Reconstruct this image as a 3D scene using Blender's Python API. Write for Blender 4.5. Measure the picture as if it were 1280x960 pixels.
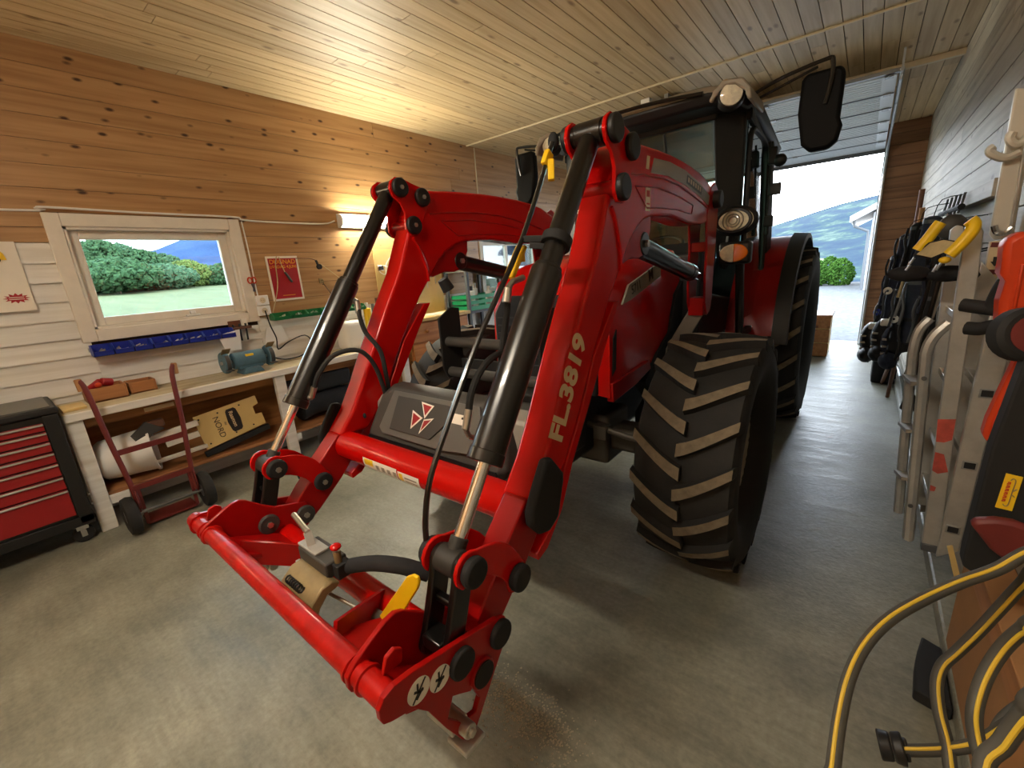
import bpy, bmesh, math, random
from mathutils import Vector, Matrix
from mathutils.geometry import tessellate_polygon
random.seed(11)
PI = math.pi
for o in list(bpy.data.objects): bpy.data.objects.remove(o)
SC = bpy.context.scene
COL = SC.collection
# ------------------------------------------------------------------ camera
F_PX = 535.0
RC = Matrix(((0.7811, 0.1102, -0.6146), (0.6206, -0.2445, 0.7450), (-0.0682, -0.9634, -0.2594)))
c0 = RC.col[2].normalized(); c1 = (RC.col[1] - c0 * RC.col[1].dot(c0)).normalized(); c2 = c1.cross(c0)
RC = Matrix((c2, c1, c0)).transposed()
CAM = Vector((0, 0, 1.58))
cd = bpy.data.cameras.new('camera'); cd.sensor_width = 36; cd.lens = 36 * F_PX / 1280; cd.clip_start = .02; cd.clip_end = 3000
cam = bpy.data.objects.new('camera', cd); COL.objects.link(cam)
cam.matrix_world = Matrix(((c2[0], -c1[0], -c0[0], 0), (c2[1], -c1[1], -c0[1], 0), (c2[2], -c1[2], -c0[2], CAM[2]), (0, 0, 0, 1)))
SC.camera = cam
# ------------------------------------------------------------------ world and exposure
W = bpy.data.worlds.new('sky'); SC.world = W; W.use_nodes = True
wn = W.node_tree.nodes; wl = W.node_tree.links; wn.clear()
wo = wn.new('ShaderNodeOutputWorld'); wb = wn.new('ShaderNodeBackground')
tc = wn.new('ShaderNodeTexCoord'); sp = wn.new('ShaderNodeSeparateXYZ'); cr = wn.new('ShaderNodeValToRGB')
wl.new(tc.outputs['Generated'], sp.inputs[0]); wl.new(sp.outputs['Z'], cr.inputs[0]); wl.new(cr.outputs[0], wb.inputs[0]); wl.new(wb.outputs[0], wo.inputs[0])
cr.color_ramp.elements[0].position = 0.0; cr.color_ramp.elements[0].color = (.90, .95, 1, 1)
cr.color_ramp.elements[1].position = .55; cr.color_ramp.elements[1].color = (.68, .80, .95, 1)
wb.inputs[1].default_value = 7.5
SC.view_settings.view_transform = 'Standard'; SC.view_settings.look = 'None'; SC.view_settings.gamma = 1
SC.view_settings.exposure = 0.9
SC.view_settings.use_curve_mapping = False
# ------------------------------------------------------------------ measuring helper: the point on a room plane seen at a photo position
def at(x, y, axis, val):
    r = RC @ Vector((x - 640, y - 480, F_PX))
    t = (val - CAM[axis]) / r[axis]
    return CAM + r * t
def lin(c):
    out = []
    for v in c[:3]:
        v /= 255
        out.append(v / 12.92 if v <= .04045 else ((v + .055) / 1.055) ** 2.4)
    return (*out, 1)
# ------------------------------------------------------------------ materials
MATS = {}
def nd(nt, t, **k):
    n = nt.nodes.new(t)
    for a, b in k.items(): setattr(n, a, b)
    return n
def M(name, col, rough=.5, metal=0, var=0, scale=6, bump=0, bscale=60, coat=0, emit=0, spec=.5):
    if name in MATS: return MATS[name]
    m = bpy.data.materials.new(name); m.use_nodes = True; nt = m.node_tree
    b = nt.nodes['Principled BSDF']; L = nt.links
    b.inputs['Base Color'].default_value = lin(col); b.inputs['Roughness'].default_value = rough
    b.inputs['Metallic'].default_value = metal; b.inputs['Coat Weight'].default_value = coat
    b.inputs['Specular IOR Level'].default_value = spec
    if emit:
        b.inputs['Emission Color'].default_value = lin(col); b.inputs['Emission Strength'].default_value = emit
    if var or bump:
        t = nd(nt, 'ShaderNodeTexCoord')
    if var:
        n = nd(nt, 'ShaderNodeTexNoise'); n.inputs['Scale'].default_value = scale; n.inputs['Detail'].default_value = 6; n.inputs['Roughness'].default_value = .65
        L.new(t.outputs['Object'], n.inputs['Vector'])
        mx = nd(nt, 'ShaderNodeMix', data_type='RGBA'); c = lin(col)
        mx.inputs[6].default_value = tuple(max(0, v * (1 - var)) for v in c[:3]) + (1,)
        mx.inputs[7].default_value = tuple(min(1, v * (1 + var)) for v in c[:3]) + (1,)
        rr = nd(nt, 'ShaderNodeMapRange'); rr.inputs[1].default_value = .3; rr.inputs[2].default_value = .7
        L.new(n.outputs[0], rr.inputs[0]); L.new(rr.outputs[0], mx.inputs[0]); L.new(mx.outputs[2], b.inputs['Base Color'])
    if bump:
        n2 = nd(nt, 'ShaderNodeTexNoise'); n2.inputs['Scale'].default_value = bscale; n2.inputs['Detail'].default_value = 4
        L.new(t.outputs['Object'], n2.inputs['Vector'])
        bp = nd(nt, 'ShaderNodeBump'); bp.inputs['Strength'].default_value = bump; bp.inputs['Distance'].default_value = .01
        L.new(n2.outputs[0], bp.inputs['Height']); L.new(bp.outputs[0], b.inputs['Normal'])
    MATS[name] = m
    return m
def WOOD(name, col, dark, axis=1, rough=.5, knots=1.0, kcol=(70, 38, 16), spread=.12, kscale=(2.6, 7.0)):
    """planed boards: grain stretched along the board, a few dark knots, every board its own tone"""
    m = bpy.data.materials.new(name); m.use_nodes = True; nt = m.node_tree; L = nt.links
    b = nt.nodes['Principled BSDF']; b.inputs['Roughness'].default_value = rough
    t = nd(nt, 'ShaderNodeTexCoord'); oi = nd(nt, 'ShaderNodeObjectInfo')
    sc = nd(nt, 'ShaderNodeVectorMath', operation='SCALE'); sc.inputs[0].default_value = (37, 91, 53); L.new(oi.outputs['Random'], sc.inputs[3])
    ad = nd(nt, 'ShaderNodeVectorMath', operation='ADD'); L.new(t.outputs['Object'], ad.inputs[0]); L.new(sc.outputs[0], ad.inputs[1])
    def mp(a, c):
        q = nd(nt, 'ShaderNodeMapping'); s = [c, c, c]; s[axis] = a; q.inputs['Scale'].default_value = s; L.new(ad.outputs[0], q.inputs[0]); return q
    g = nd(nt, 'ShaderNodeTexNoise'); g.inputs['Scale'].default_value = 1; g.inputs['Detail'].default_value = 5; L.new(mp(1.3, 26).outputs[0], g.inputs['Vector'])
    mx = nd(nt, 'ShaderNodeMix', data_type='RGBA'); mx.inputs[6].default_value = lin(dark); mx.inputs[7].default_value = lin(col)
    mr = nd(nt, 'ShaderNodeMapRange'); mr.inputs[1].default_value = .32; mr.inputs[2].default_value = .62; L.new(g.outputs[0], mr.inputs[0]); L.new(mr.outputs[0], mx.inputs[0])
    hv = nd(nt, 'ShaderNodeHueSaturation'); L.new(mx.outputs[2], hv.inputs['Color'])
    vr = nd(nt, 'ShaderNodeMapRange'); vr.inputs[3].default_value = 1 - spread; vr.inputs[4].default_value = 1 + spread; L.new(oi.outputs['Random'], vr.inputs[0]); L.new(vr.outputs[0], hv.inputs['Value'])
    last = hv.outputs[0]
    if knots:
        v = nd(nt, 'ShaderNodeTexVoronoi'); v.inputs['Scale'].default_value = 1; L.new(mp(*kscale).outputs[0], v.inputs['Vector'])
        kr = nd(nt, 'ShaderNodeMapRange'); kr.inputs[1].default_value = .07; kr.inputs[2].default_value = .17; kr.inputs[3].default_value = knots; kr.inputs[4].default_value = 0
        L.new(v.outputs['Distance'], kr.inputs[0])
        k = nd(nt, 'ShaderNodeMix', data_type='RGBA'); k.inputs[7].default_value = lin(kcol); L.new(kr.outputs[0], k.inputs[0]); L.new(last, k.inputs[6]); last = k.outputs[2]
    L.new(last, b.inputs['Base Color'])
    MATS[name] = m
    return m
def GLASS(name, tint=(235, 245, 245), amount=.08):
    m = bpy.data.materials.new(name); m.use_nodes = True; nt = m.node_tree; nt.nodes.clear(); L = nt.links
    o = nd(nt, 'ShaderNodeOutputMaterial'); tr = nd(nt, 'ShaderNodeBsdfTransparent'); tr.inputs[0].default_value = lin(tint)
    gl = nd(nt, 'ShaderNodeBsdfGlossy'); gl.inputs['Roughness'].default_value = .03
    fr = nd(nt, 'ShaderNodeFresnel'); fr.inputs[0].default_value = 1.45; ml = nd(nt, 'ShaderNodeMath', operation='MULTIPLY'); ml.inputs[1].default_value = amount * 12
    mx = nd(nt, 'ShaderNodeMixShader'); L.new(fr.outputs[0], ml.inputs[0]); L.new(ml.outputs[0], mx.inputs[0]); L.new(tr.outputs[0], mx.inputs[1]); L.new(gl.outputs[0], mx.inputs[2]); L.new(mx.outputs[0], o.inputs[0])
    MATS[name] = m
    return m
# ------------------------------------------------------------------ mesh helpers
ORG = {}
def basis(d):
    d = Vector(d).normalized(); a = Vector((0, 0, 1)) if abs(d.z) < .9 else Vector((1, 0, 0))
    u = d.cross(a).normalized(); return u, d.cross(u).normalized(), d
def smooth_path(pts, n=6):
    pts = [Vector(p) for p in pts]; out = []
    for i in range(len(pts) - 1):
        p0 = pts[max(i - 1, 0)]; p1 = pts[i]; p2 = pts[i + 1]; p3 = pts[min(i + 2, len(pts) - 1)]
        for k in range(n):
            t = k / n
            out.append(.5 * ((2 * p1) + (p2 - p0) * t + (2 * p0 - 5 * p1 + 4 * p2 - p3) * t * t + (3 * p1 - p0 - 3 * p2 + p3) * t ** 3))
    out.append(pts[-1]); return out
class MB:
    def __init__(s): s.v = []; s.f = []; s.m = []
    def add(s, vs, fs, mi=0):
        b = len(s.v); s.v += [Vector(v) for v in vs]; s.f += [tuple(i + b for i in f) for f in fs]; s.m += [mi] * len(fs); return s
    def box(s, a, b, mi=0):
        x0, x1 = sorted((a[0], b[0])); y0, y1 = sorted((a[1], b[1])); z0, z1 = sorted((a[2], b[2]))
        return s.add([(x0, y0, z0), (x1, y0, z0), (x1, y1, z0), (x0, y1, z0), (x0, y0, z1), (x1, y0, z1), (x1, y1, z1), (x0, y1, z1)],
                     [(0, 3, 2, 1), (4, 5, 6, 7), (0, 1, 5, 4), (1, 2, 6, 5), (2, 3, 7, 6), (3, 0, 4, 7)], mi)
    def bar(s, p, q, w, h, up=(0, 0, 1), mi=0):
        p = Vector(p); q = Vector(q); d = (q - p).normalized(); u = d.cross(Vector(up))
        if u.length < 1e-4: u = d.cross(Vector((1, 0, 0)))
        u.normalize(); n = u.cross(d).normalized(); u *= w / 2; n *= h / 2
        vs = [p - u - n, p + u - n, p + u + n, p - u + n, q - u - n, q + u - n, q + u + n, q - u + n]
        return s.add(vs, [(3, 2, 1, 0), (4, 5, 6, 7), (0, 1, 5, 4), (1, 2, 6, 5), (2, 3, 7, 6), (3, 0, 4, 7)], mi)
    def prism(s, pts, axis, a, b, holes=(), mi=0):
        """polygon in the plane across `axis` ((Y,Z), (X,Z) or (X,Y)) extruded from a to b"""
        def v3(p, t):
            return {0: (t, p[0], p[1]), 1: (p[0], t, p[1]), 2: (p[0], p[1], t)}[axis]
        loops = [list(pts)] + [list(h) for h in holes]
        flat = [p for l in loops for p in l]; n = len(flat)
        vs = [v3(p, a) for p in flat] + [v3(p, b) for p in flat]; fs = []
        if holes:
            tri = tessellate_polygon([[Vector((p[0], p[1], 0)) for p in l] for l in loops])
            for t in tri: fs.append(tuple(t)); fs.append(tuple(i + n for i in reversed(t)))
        else:
            fs.append(tuple(range(n))); fs.append(tuple(range(2 * n - 1, n - 1, -1)))
        o = 0
        for l in loops:
            k = len(l)
            for i in range(k): fs.append((o + i, o + (i + 1) % k, n + o + (i + 1) % k, n + o + i))
            o += k
        return s.add(vs, fs, mi)
    def cyl(s, p, q, r, r2=None, n=20, mi=0):
        p = Vector(p); q = Vector(q); u, w, d = basis(q - p); r2 = r if r2 is None else r2
        vs = [p + (u * math.cos(2 * PI * i / n) + w * math.sin(2 * PI * i / n)) * r for i in range(n)] + [q + (u * math.cos(2 * PI * i / n) + w * math.sin(2 * PI * i / n)) * r2 for i in range(n)]
        return s.add(vs, [tuple(range(n)), tuple(range(2 * n - 1, n - 1, -1))] + [(i, n + i, n + (i + 1) % n, (i + 1) % n) for i in range(n)], mi)
    def tube(s, pts, r, n=8, mi=0, taper=None):
        pts = [Vector(p) for p in pts]; u, w, d = basis(pts[1] - pts[0]); vs = []; N = len(pts)
        for k, p in enumerate(pts):
            t = (pts[min(k + 1, N - 1)] - pts[max(k - 1, 0)]).normalized()
            u = (u - t * u.dot(t)).normalized(); w = t.cross(u); rr = r if taper is None else r * taper[k]
            vs += [p + (u * math.cos(2 * PI * i / n) + w * math.sin(2 * PI * i / n)) * rr for i in range(n)]
        fs = [tuple(range(n - 1, -1, -1)), tuple(range((N - 1) * n, N * n))]
        for k in range(N - 1):
            for i in range(n): fs.append((k * n + i, k * n + (i + 1) % n, (k + 1) * n + (i + 1) % n, (k + 1) * n + i))
        return s.add(vs, fs, mi)
    def lathe(s, prof, c, axis, n=32, mi=0, a0=0, a1=2 * PI):
        """profile of (radius, offset along axis); the closed ring is swept round c"""
        u, w, d = basis(axis); c = Vector(c); full = abs(a1 - a0 - 2 * PI) < 1e-6; K = len(prof); vs = []; N = n if full else n + 1
        for i in range(N):
            a = a0 + (a1 - a0) * i / n; e = u * math.cos(a) + w * math.sin(a)
            vs += [c + e * r + d * h for r, h in prof]
        fs = []
        for i in range(n):
            j = (i + 1) % N
            for k in range(K - 1): fs.append((i * K + k, i * K + k + 1, j * K + k + 1, j * K + k))
        return s.add(vs, fs, mi)
    def ball(s, c, r, sx=1, sy=1, sz=1, n=14, mi=0, rot=None):
        c = Vector(c); vs = []; m = n // 2
        for j in range(m + 1):
            t = PI * j / m
            for i in range(n):
                a = 2 * PI * i / n; p = Vector((math.sin(t) * math.cos(a) * sx, math.sin(t) * math.sin(a) * sy, math.cos(t) * sz)) * r
                vs.append(c + (rot @ p if rot else p))
        fs = [(j * n + i, (j + 1) * n + i, (j + 1) * n + (i + 1) % n, j * n + (i + 1) % n) for j in range(m) for i in range(n)]
        return s.add(vs, fs, mi)
    def build(s, name, mat, parent=None, bevel=0, smooth=True, seg=2, angle=38, org=None):
        o0 = ORG.get(parent.name, Vector()) if parent else Vector()
        if org is None and not parent:
            lo = Vector([min(v[i] for v in s.v) for i in range(3)]); hi = Vector([max(v[i] for v in s.v) for i in range(3)]); org = ((lo.x + hi.x) / 2, (lo.y + hi.y) / 2, lo.z)
        loc = Vector(org) if org is not None else o0
        me = bpy.data.meshes.new(name)
        me.from_pydata([tuple(v - loc) for v in s.v], [], s.f)
        for mm in (mat if isinstance(mat, (list, tuple)) else [mat]): me.materials.append(MATS[mm] if isinstance(mm, str) else mm)
        if any(s.m): me.polygons.foreach_set('material_index', s.m)
        bm = bmesh.new(); bm.from_mesh(me); bmesh.ops.remove_doubles(bm, verts=bm.verts, dist=1e-6); bmesh.ops.recalc_face_normals(bm, faces=bm.faces); bm.to_mesh(me); bm.free()
        if smooth:
            me.polygons.foreach_set('use_smooth', [True] * len(me.polygons)); me.set_sharp_from_angle(angle=math.radians(angle))
        o = bpy.data.objects.new(name, me); COL.objects.link(o)
        if parent:
            o.parent = parent; o.location = loc - o0
        else: o.location = loc
        ORG[o.name] = loc
        if bevel:
            md = o.modifiers.new('bevel', 'BEVEL'); md.width = bevel; md.segments = seg; md.limit_method = 'ANGLE'; md.angle_limit = math.radians(40); md.use_clamp_overlap = True
        return o
def tag(o, label, cat, group=None):
    o['label'] = label; o['category'] = cat
    if group: o['group'] = group
    return o
def thing(name, loc, label, cat, group=None):
    o = bpy.data.objects.new(name, None); COL.objects.link(o); o.location = loc; o.empty_display_size = .1
    ORG[o.name] = Vector(loc); return tag(o, label, cat, group)
def struct(o):
    o['kind'] = 'structure'; return o
def text_mesh(name, txt, size, mat, parent, loc, xdir, ydir, depth=.001, align='LEFT', bold=0):
    """flat lettering: xdir is the reading direction, ydir the way up"""
    cu = bpy.data.curves.new(name, 'FONT'); cu.body = txt; cu.size = size; cu.align_x = align; cu.extrude = depth; cu.offset = bold
    t = bpy.data.objects.new('tmp_text', cu); COL.objects.link(t)
    bpy.context.view_layer.update()
    me = bpy.data.meshes.new_from_object(t.evaluated_get(bpy.context.evaluated_depsgraph_get()))
    bpy.data.objects.remove(t)
    x = Vector(xdir).normalized(); y = Vector(ydir); y = (y - x * y.dot(x)).normalized(); z = x.cross(y); loc = Vector(loc)
    o0 = ORG.get(parent.name, Vector()) if parent else Vector()
    for v in me.vertices: c = v.co; v.co = loc + x * c.x + y * c.y + z * c.z - o0
    me.materials.clear(); me.materials.append(MATS[mat])
    o = bpy.data.objects.new(name, me); COL.objects.link(o)
    if parent: o.parent = parent
    ORG[o.name] = o0
    return o
def dup(o, parent, loc=None, rot=None):
    c = o.copy(); COL.objects.link(c); c.parent = parent
    if loc is not None: c.location = loc
    if rot is not None: c.rotation_euler = rot
    return c
# ------------------------------------------------------------------ palette
WOOD('pine', (182, 143, 98), (158, 117, 74), 1, .42, 1.0, (66, 38, 20), .045, (5.0, 10.5))
WOOD('pine_ceiling', (200, 178, 140), (178, 152, 112), 1, .50, .8, (112, 84, 56), .13, (3.0, 8))
WOOD('pine_grey', (190, 182, 166), (160, 150, 134), 1, .6, .6, (98, 80, 62), .14, (3.2, 8))
WOOD('pine_brown', (146, 106, 74), (120, 84, 56), 0, .6, .7, (70, 40, 20), .10, (1.4, 5))
WOOD('siding', (228, 225, 216), (210, 205, 193), 1, .55, .35, (168, 140, 104), .05, (.9, 5))
WOOD('bench_wood', (206, 192, 160), (176, 158, 122), 1, .6, .4)
WOOD('plywood', (170, 118, 66), (140, 92, 48), 1, .6, .6)
WOOD('drawer_pine', (196, 132, 72), (168, 104, 52), 1, .45, .9)
WOOD('box_wood', (172, 118, 72), (144, 94, 54), 1, .5, .5)
M('wall_core', (60, 46, 32), .9); M('wall_core_grey', (74, 68, 60), .9)
M('white_paint', (226, 218, 202), .5, var=.06, scale=8); M('cream', (214, 200, 168), .5, var=.06); M('white_plastic', (232, 230, 224), .35)
M('door_panel', (206, 216, 226), .4, var=.03); M('door_seam', (96, 108, 122), .6); M('steel_grey', (120, 122, 124), .4, .8, var=.1); M('galvanised', (172, 176, 178), .38, .85, var=.12, scale=14)
M('aluminium', (192, 191, 186), .36, .6, var=.14, scale=12, bump=.05, bscale=30); M('aluminium_dark', (128, 122, 112), .5, .6, var=.15)
M('chrome', (225, 225, 225), .12, 1); M('bolt_steel', (190, 186, 176), .3, .9)
M('red_paint', (188, 10, 6), .24, var=.05, scale=3, coat=.18, spec=.25); M('red_dark', (158, 10, 9), .32, var=.08, coat=.12, spec=.25); M('red_worn', (172, 16, 10), .4, var=.28, scale=16, coat=.1, spec=.25)
M('black_paint', (15, 14, 13), .28, coat=.3); M('black_plastic', (20, 20, 21), .5, var=.1); M('black_matt', (22, 22, 23), .75, var=.15); M('rubber', (30, 29, 28), .8, var=.25, scale=10, bump=.15); M('rubber_dust', (112, 100, 82), .9, var=.25, scale=22, bump=.3)
M('grey_plastic', (92, 90, 86), .42, var=.06); M('grey_dark', (60, 58, 55), .55, var=.06); M('light_grey', (150, 146, 136), .5, var=.06); M('smear', (176, 74, 62), .5, var=.3, scale=30); M('chassis', (44, 42, 38), .6, var=.3); M('axle_grey', (84, 78, 70), .45, .3, var=.2)
M('yellow_plastic', (240, 196, 18), .45, var=.05); M('yellow_tape', (240, 196, 30), .5); M('decal_cream', (214, 190, 150), .5); M('bar_cream', (208, 202, 188), .45, .2, var=.05); M('decal_grey', (150, 140, 124), .45, var=.05); M('decal_white', (236, 230, 216), .5); M('decal_black', (26, 22, 20), .5)
M('khaki_metal', (150, 130, 92), .5, .4, var=.2, scale=16); M('orange_plastic', (196, 62, 26), .42, var=.06, spec=.3); M('amber_lens', (240, 120, 20), .15, coat=.6); M('clear_lens', (238, 228, 204), .15, 0, var=.22, scale=30, coat=.8)
M('tool_red', (150, 20, 26), .4, var=.05); M('maroon', (104, 34, 30), .55, var=.15); M('blue_plastic', (24, 46, 150), .4, var=.08); M('green_plastic', (20, 110, 62), .45, var=.1); M('green_crate', (24, 150, 98), .45, var=.05)
M('navy_cloth', (34, 40, 56), .9, var=.25, scale=20); M('black_cloth', (26, 26, 29), .9, var=.3, scale=24); M('grinder_blue', (74, 108, 124), .5, var=.15, scale=24); M('paper', (232, 224, 208), .7, var=.03); M('poster_red', (166, 24, 34), .6, var=.06); M('poster_gold', (226, 150, 40), .6); M('beige_cloth', (196, 178, 136), .85, var=.1, scale=40); M('beige_board', (206, 176, 112), .5, var=.06); M('grit', (176, 166, 146), .9); M('grey_hose', (66, 64, 58), .6, var=.1); M('mirror_black', (9, 9, 10), .6, spec=.15); M('hose_yellow', (206, 172, 48), .55); M('house_white', (150, 152, 154), .6); M('cardboard', (164, 120, 78), .8, var=.1); M('grey_pipe', (74, 78, 82), .5); M('brown_wood', (104, 66, 44), .6, var=.2)
M('lamp_white', (255, 244, 214), .5)
def LAMP(name, col, strength):
    m = bpy.data.materials.new(name); m.use_nodes = True; nt = m.node_tree; nt.nodes.clear()
    e = nd(nt, 'ShaderNodeEmission'); e.inputs[0].default_value = lin(col); e.inputs[1].default_value = strength
    o = nd(nt, 'ShaderNodeOutputMaterial'); nt.links.new(e.outputs[0], o.inputs[0]); MATS[name] = m
LAMP('tube_light', (255, 248, 222), 100); LAMP('tube_light_warm', (255, 230, 186), 14); LAMP('tube_light_room', (255, 244, 224), 66)
GLASS('window_glass'); GLASS('cab_glass', (222, 236, 232), .16)
# concrete floor: grey-green, trowelled, with dusty streaks
m = bpy.data.materials.new('concrete'); m.use_nodes = True; nt = m.node_tree; L = nt.links; b = nt.nodes['Principled BSDF']
t = nd(nt, 'ShaderNodeTexCoord')
def noise(sc, scale, det=6, rough=.6):
    mpn = nd(nt, 'ShaderNodeMapping'); mpn.inputs['Scale'].default_value = sc; mpn.inputs['Rotation'].default_value = (0, 0, .5 if sc[0] != sc[1] else 0); L.new(t.outputs['Object'], mpn.inputs[0])
    n = nd(nt, 'ShaderNodeTexNoise'); n.inputs['Scale'].default_value = scale; n.inputs['Detail'].default_value = det; n.inputs['Roughness'].default_value = rough; L.new(mpn.outputs[0], n.inputs['Vector']); return n
n1 = noise((1, 1, 1), 1.3, 8, .65); n2 = noise((1.0, 9, 1), 2.2, 6, .7); n3 = noise((1, 1, 1), 45, 3, .6)
cr = nd(nt, 'ShaderNodeValToRGB'); e = cr.color_ramp.elements; e[0].position = .3; e[0].color = lin((96, 96, 84)); e[1].position = .7; e[1].color = lin((154, 152, 136))
L.new(n1.outputs[0], cr.inputs[0])
mx = nd(nt, 'ShaderNodeMix', data_type='RGBA', blend_type='OVERLAY'); mx.inputs[0].default_value = .45; L.new(cr.outputs[0], mx.inputs[6]); L.new(n2.outputs[0], mx.inputs[7])
mx2 = nd(nt, 'ShaderNodeMix', data_type='RGBA', blend_type='OVERLAY'); mx2.inputs[0].default_value = .35; L.new(mx.outputs[2], mx2.inputs[6]); L.new(n3.outputs[0], mx2.inputs[7])
L.new(mx2.outputs[2], b.inputs['Base Color'])
rr = nd(nt, 'ShaderNodeMapRange'); rr.inputs[1].default_value = .3; rr.inputs[2].default_value = .7; rr.inputs[3].default_value = .34; rr.inputs[4].default_value = .58; L.new(n2.outputs[0], rr.inputs[0]); L.new(rr.outputs[0], b.inputs['Roughness'])
bp = nd(nt, 'ShaderNodeBump'); bp.inputs['Strength'].default_value = .12; bp.inputs['Distance'].default_value = .02; L.new(n3.outputs[0], bp.inputs['Height']); L.new(bp.outputs[0], b.inputs['Normal'])
MATS['concrete'] = m
# ------------------------------------------------------------------ room shell
XL, XR, YB, YD, ZC = -4.42, .50, -1.7, 8.95, 3.23
fl = struct(MB().box((XL - .2, YB - .2, -.2), (XR + .2, YD + .25, 0)).build('floor', 'concrete', smooth=False, org=(0, 0, 0)))
def board(parent, a, b, mat, name='board', bevel=0):
    c = [(a[i] + b[i]) / 2 for i in range(3)]
    return MB().box(a, b).build(name, mat, parent, smooth=False, org=c, bevel=bevel)
def rows(z0, z1, pitch):
    n = max(1, round((z1 - z0) / pitch)); return [(z0 + (z1 - z0) * i / n, z0 + (z1 - z0) * (i + 1) / n) for i in range(n)]
# left wall with two window openings
W1 = (.53, 1.60, 1.345, 2.09); W2 = (4.86, 6.30, 1.25, 2.02)
wl_ = MB(); x0, x1 = XL - .22, XL
wl_.box((x0, YB - .2, 0), (x1, W1[0], ZC + .1)).box((x0, W1[0], 0), (x1, W1[1], W1[2])).box((x0, W1[0], W1[3]), (x1, W1[1], ZC + .1))
wl_.box((x0, W1[1], 0), (x1, W2[0], ZC + .1)).box((x0, W2[0], 0), (x1, W2[1], W2[2])).box((x0, W2[0], W2[3]), (x1, W2[1], ZC + .1)).box((x0, W2[1], 0), (x1, YD + .25, ZC + .1))
wall_l = struct(wl_.build('wall_left', 'wall_core', smooth=False, org=(XL, 0, 0)))
T = .022
for za, zb in rows(2.17, ZC, .15):
    cut = random.uniform(2.5, 6.5)
    board(wall_l, (XL, YB, za + .0015), (XL + T, cut - .0015, zb - .0015), 'pine'); board(wall_l, (XL, cut + .0015, za + .0015), (XL + T, YD, zb - .0015), 'pine')
for za, zb in rows(1.30, 2.17, .145):
    board(wall_l, (XL, 1.66, za + .0015), (XL + T, W2[0] if zb > W2[2] and za < W2[3] else YD, zb - .0015), 'pine')
    if zb > W2[2] and za < W2[3]: board(wall_l, (XL, W2[1], za + .0015), (XL + T, YD, zb - .0015), 'pine')
for za, zb in rows(1.97, 2.17, .1): board(wall_l, (XL, YB, za + .002), (XL + T, .50, zb - .002), 'pine')
def lap(ya, yb, z0, z1):
    for za, zb in rows(z0, z1, .128):
        c = (XL, (ya + yb) / 2, (za + zb) / 2)
        MB().prism([(XL, za), (XL + .030, za - .006), (XL + .030, za + .004), (XL + .012, zb), (XL, zb)], 1, ya, yb).build('siding_board', 'siding', wall_l, smooth=False, org=c)
lap(YB, .50, 0.0, 1.97); lap(.50, 1.66, 0.0, 1.235); lap(1.66, YD, 0.0, 1.30)
# right wall
wall_r = struct(MB().box((XR + .03, YB - .2, 0), (XR + .25, YD + .25, ZC + .1)).build('wall_right', 'wall_core_grey', smooth=False, org=(XR, 0, 0)))
for za, zb in rows(0, ZC, .152):
    cut = random.uniform(3.0, 7.5)
    board(wall_r, (XR, YB, za + .003), (XR + .03, cut - .002, zb - .003), 'pine_grey'); board(wall_r, (XR, cut + .002, za + .003), (XR + .03, YD, zb - .003), 'pine_grey')
# wall round the garage opening
OX0, OX1, OZ = -2.86, .07, 2.95
wb_ = MB().box((OX1, YD + .03, 0), (XR + .25, YD + .22, ZC + .1)).box((XL - .22, YD + .03, 0), (OX0, YD + .22, ZC + .1)).box((OX0, YD + .03, OZ), (OX1, YD + .22, ZC + .1))
wall_b = struct(wb_.build('wall_back', 'wall_core', smooth=False, org=(OX0, YD, 0)))
for za, zb in rows(0, ZC, .15):
    board(wall_b, (OX1, YD, za + .003), (XR, YD + .03, zb - .003), 'pine_brown'); board(wall_b, (XL, YD, za + .003), (OX0, YD + .03, zb - .003), 'pine_brown')
    if za > OZ - .06: board(wall_b, (OX0, YD, max(za, OZ) + .003), (OX1, YD + .03, zb - .003), 'pine_brown')
wall_f = struct(MB().box((XL - .22, YB - .2, 0), (XR + .25, YB - .03, ZC + .1)).build('wall_front', 'wall_core', smooth=False, org=(0, YB, 0)))
for za, zb in rows(0, ZC, .2): board(wall_f, (XL, YB - .03, za + .003), (XR, YB, zb - .003), 'pine')
# ceiling
ceil_ = struct(MB().box((XL - .22, YB - .2, ZC + .025), (XR + .25, YD + .25, ZC + .2)).build('ceiling', 'wall_core', smooth=False, org=(0, 0, ZC)))
nb = 41; bw = (XR - XL) / nb
for i in range(nb):
    xa = XL + i * bw; cuts = sorted([YB, YD] + [random.uniform(.4, 2.8), random.uniform(4.0, 7.2)])
    for a, b_ in zip(cuts, cuts[1:]):
        board(ceil_, (xa + .003, a + .002, ZC), (xa + bw - .003, b_ - .002, ZC + .025), 'pine_ceiling')
# curb along the right wall, beam in front of the raised door, rail board on the right wall
struct(MB().box((.40, YB, 0), (XR, YD, .07)).build('trim_1', 'concrete', bevel=.012, smooth=False))
struct(MB().box((-3.2, 6.17, ZC - .05), (XR, 6.22, ZC)).build('trim_2', 'cream', bevel=.004, smooth=False))
struct(MB().box((XR - .05, 3.3, 1.765), (XR, 5.0, 1.85)).build('trim_3', 'pine_grey', bevel=.004, smooth=False))
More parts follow.
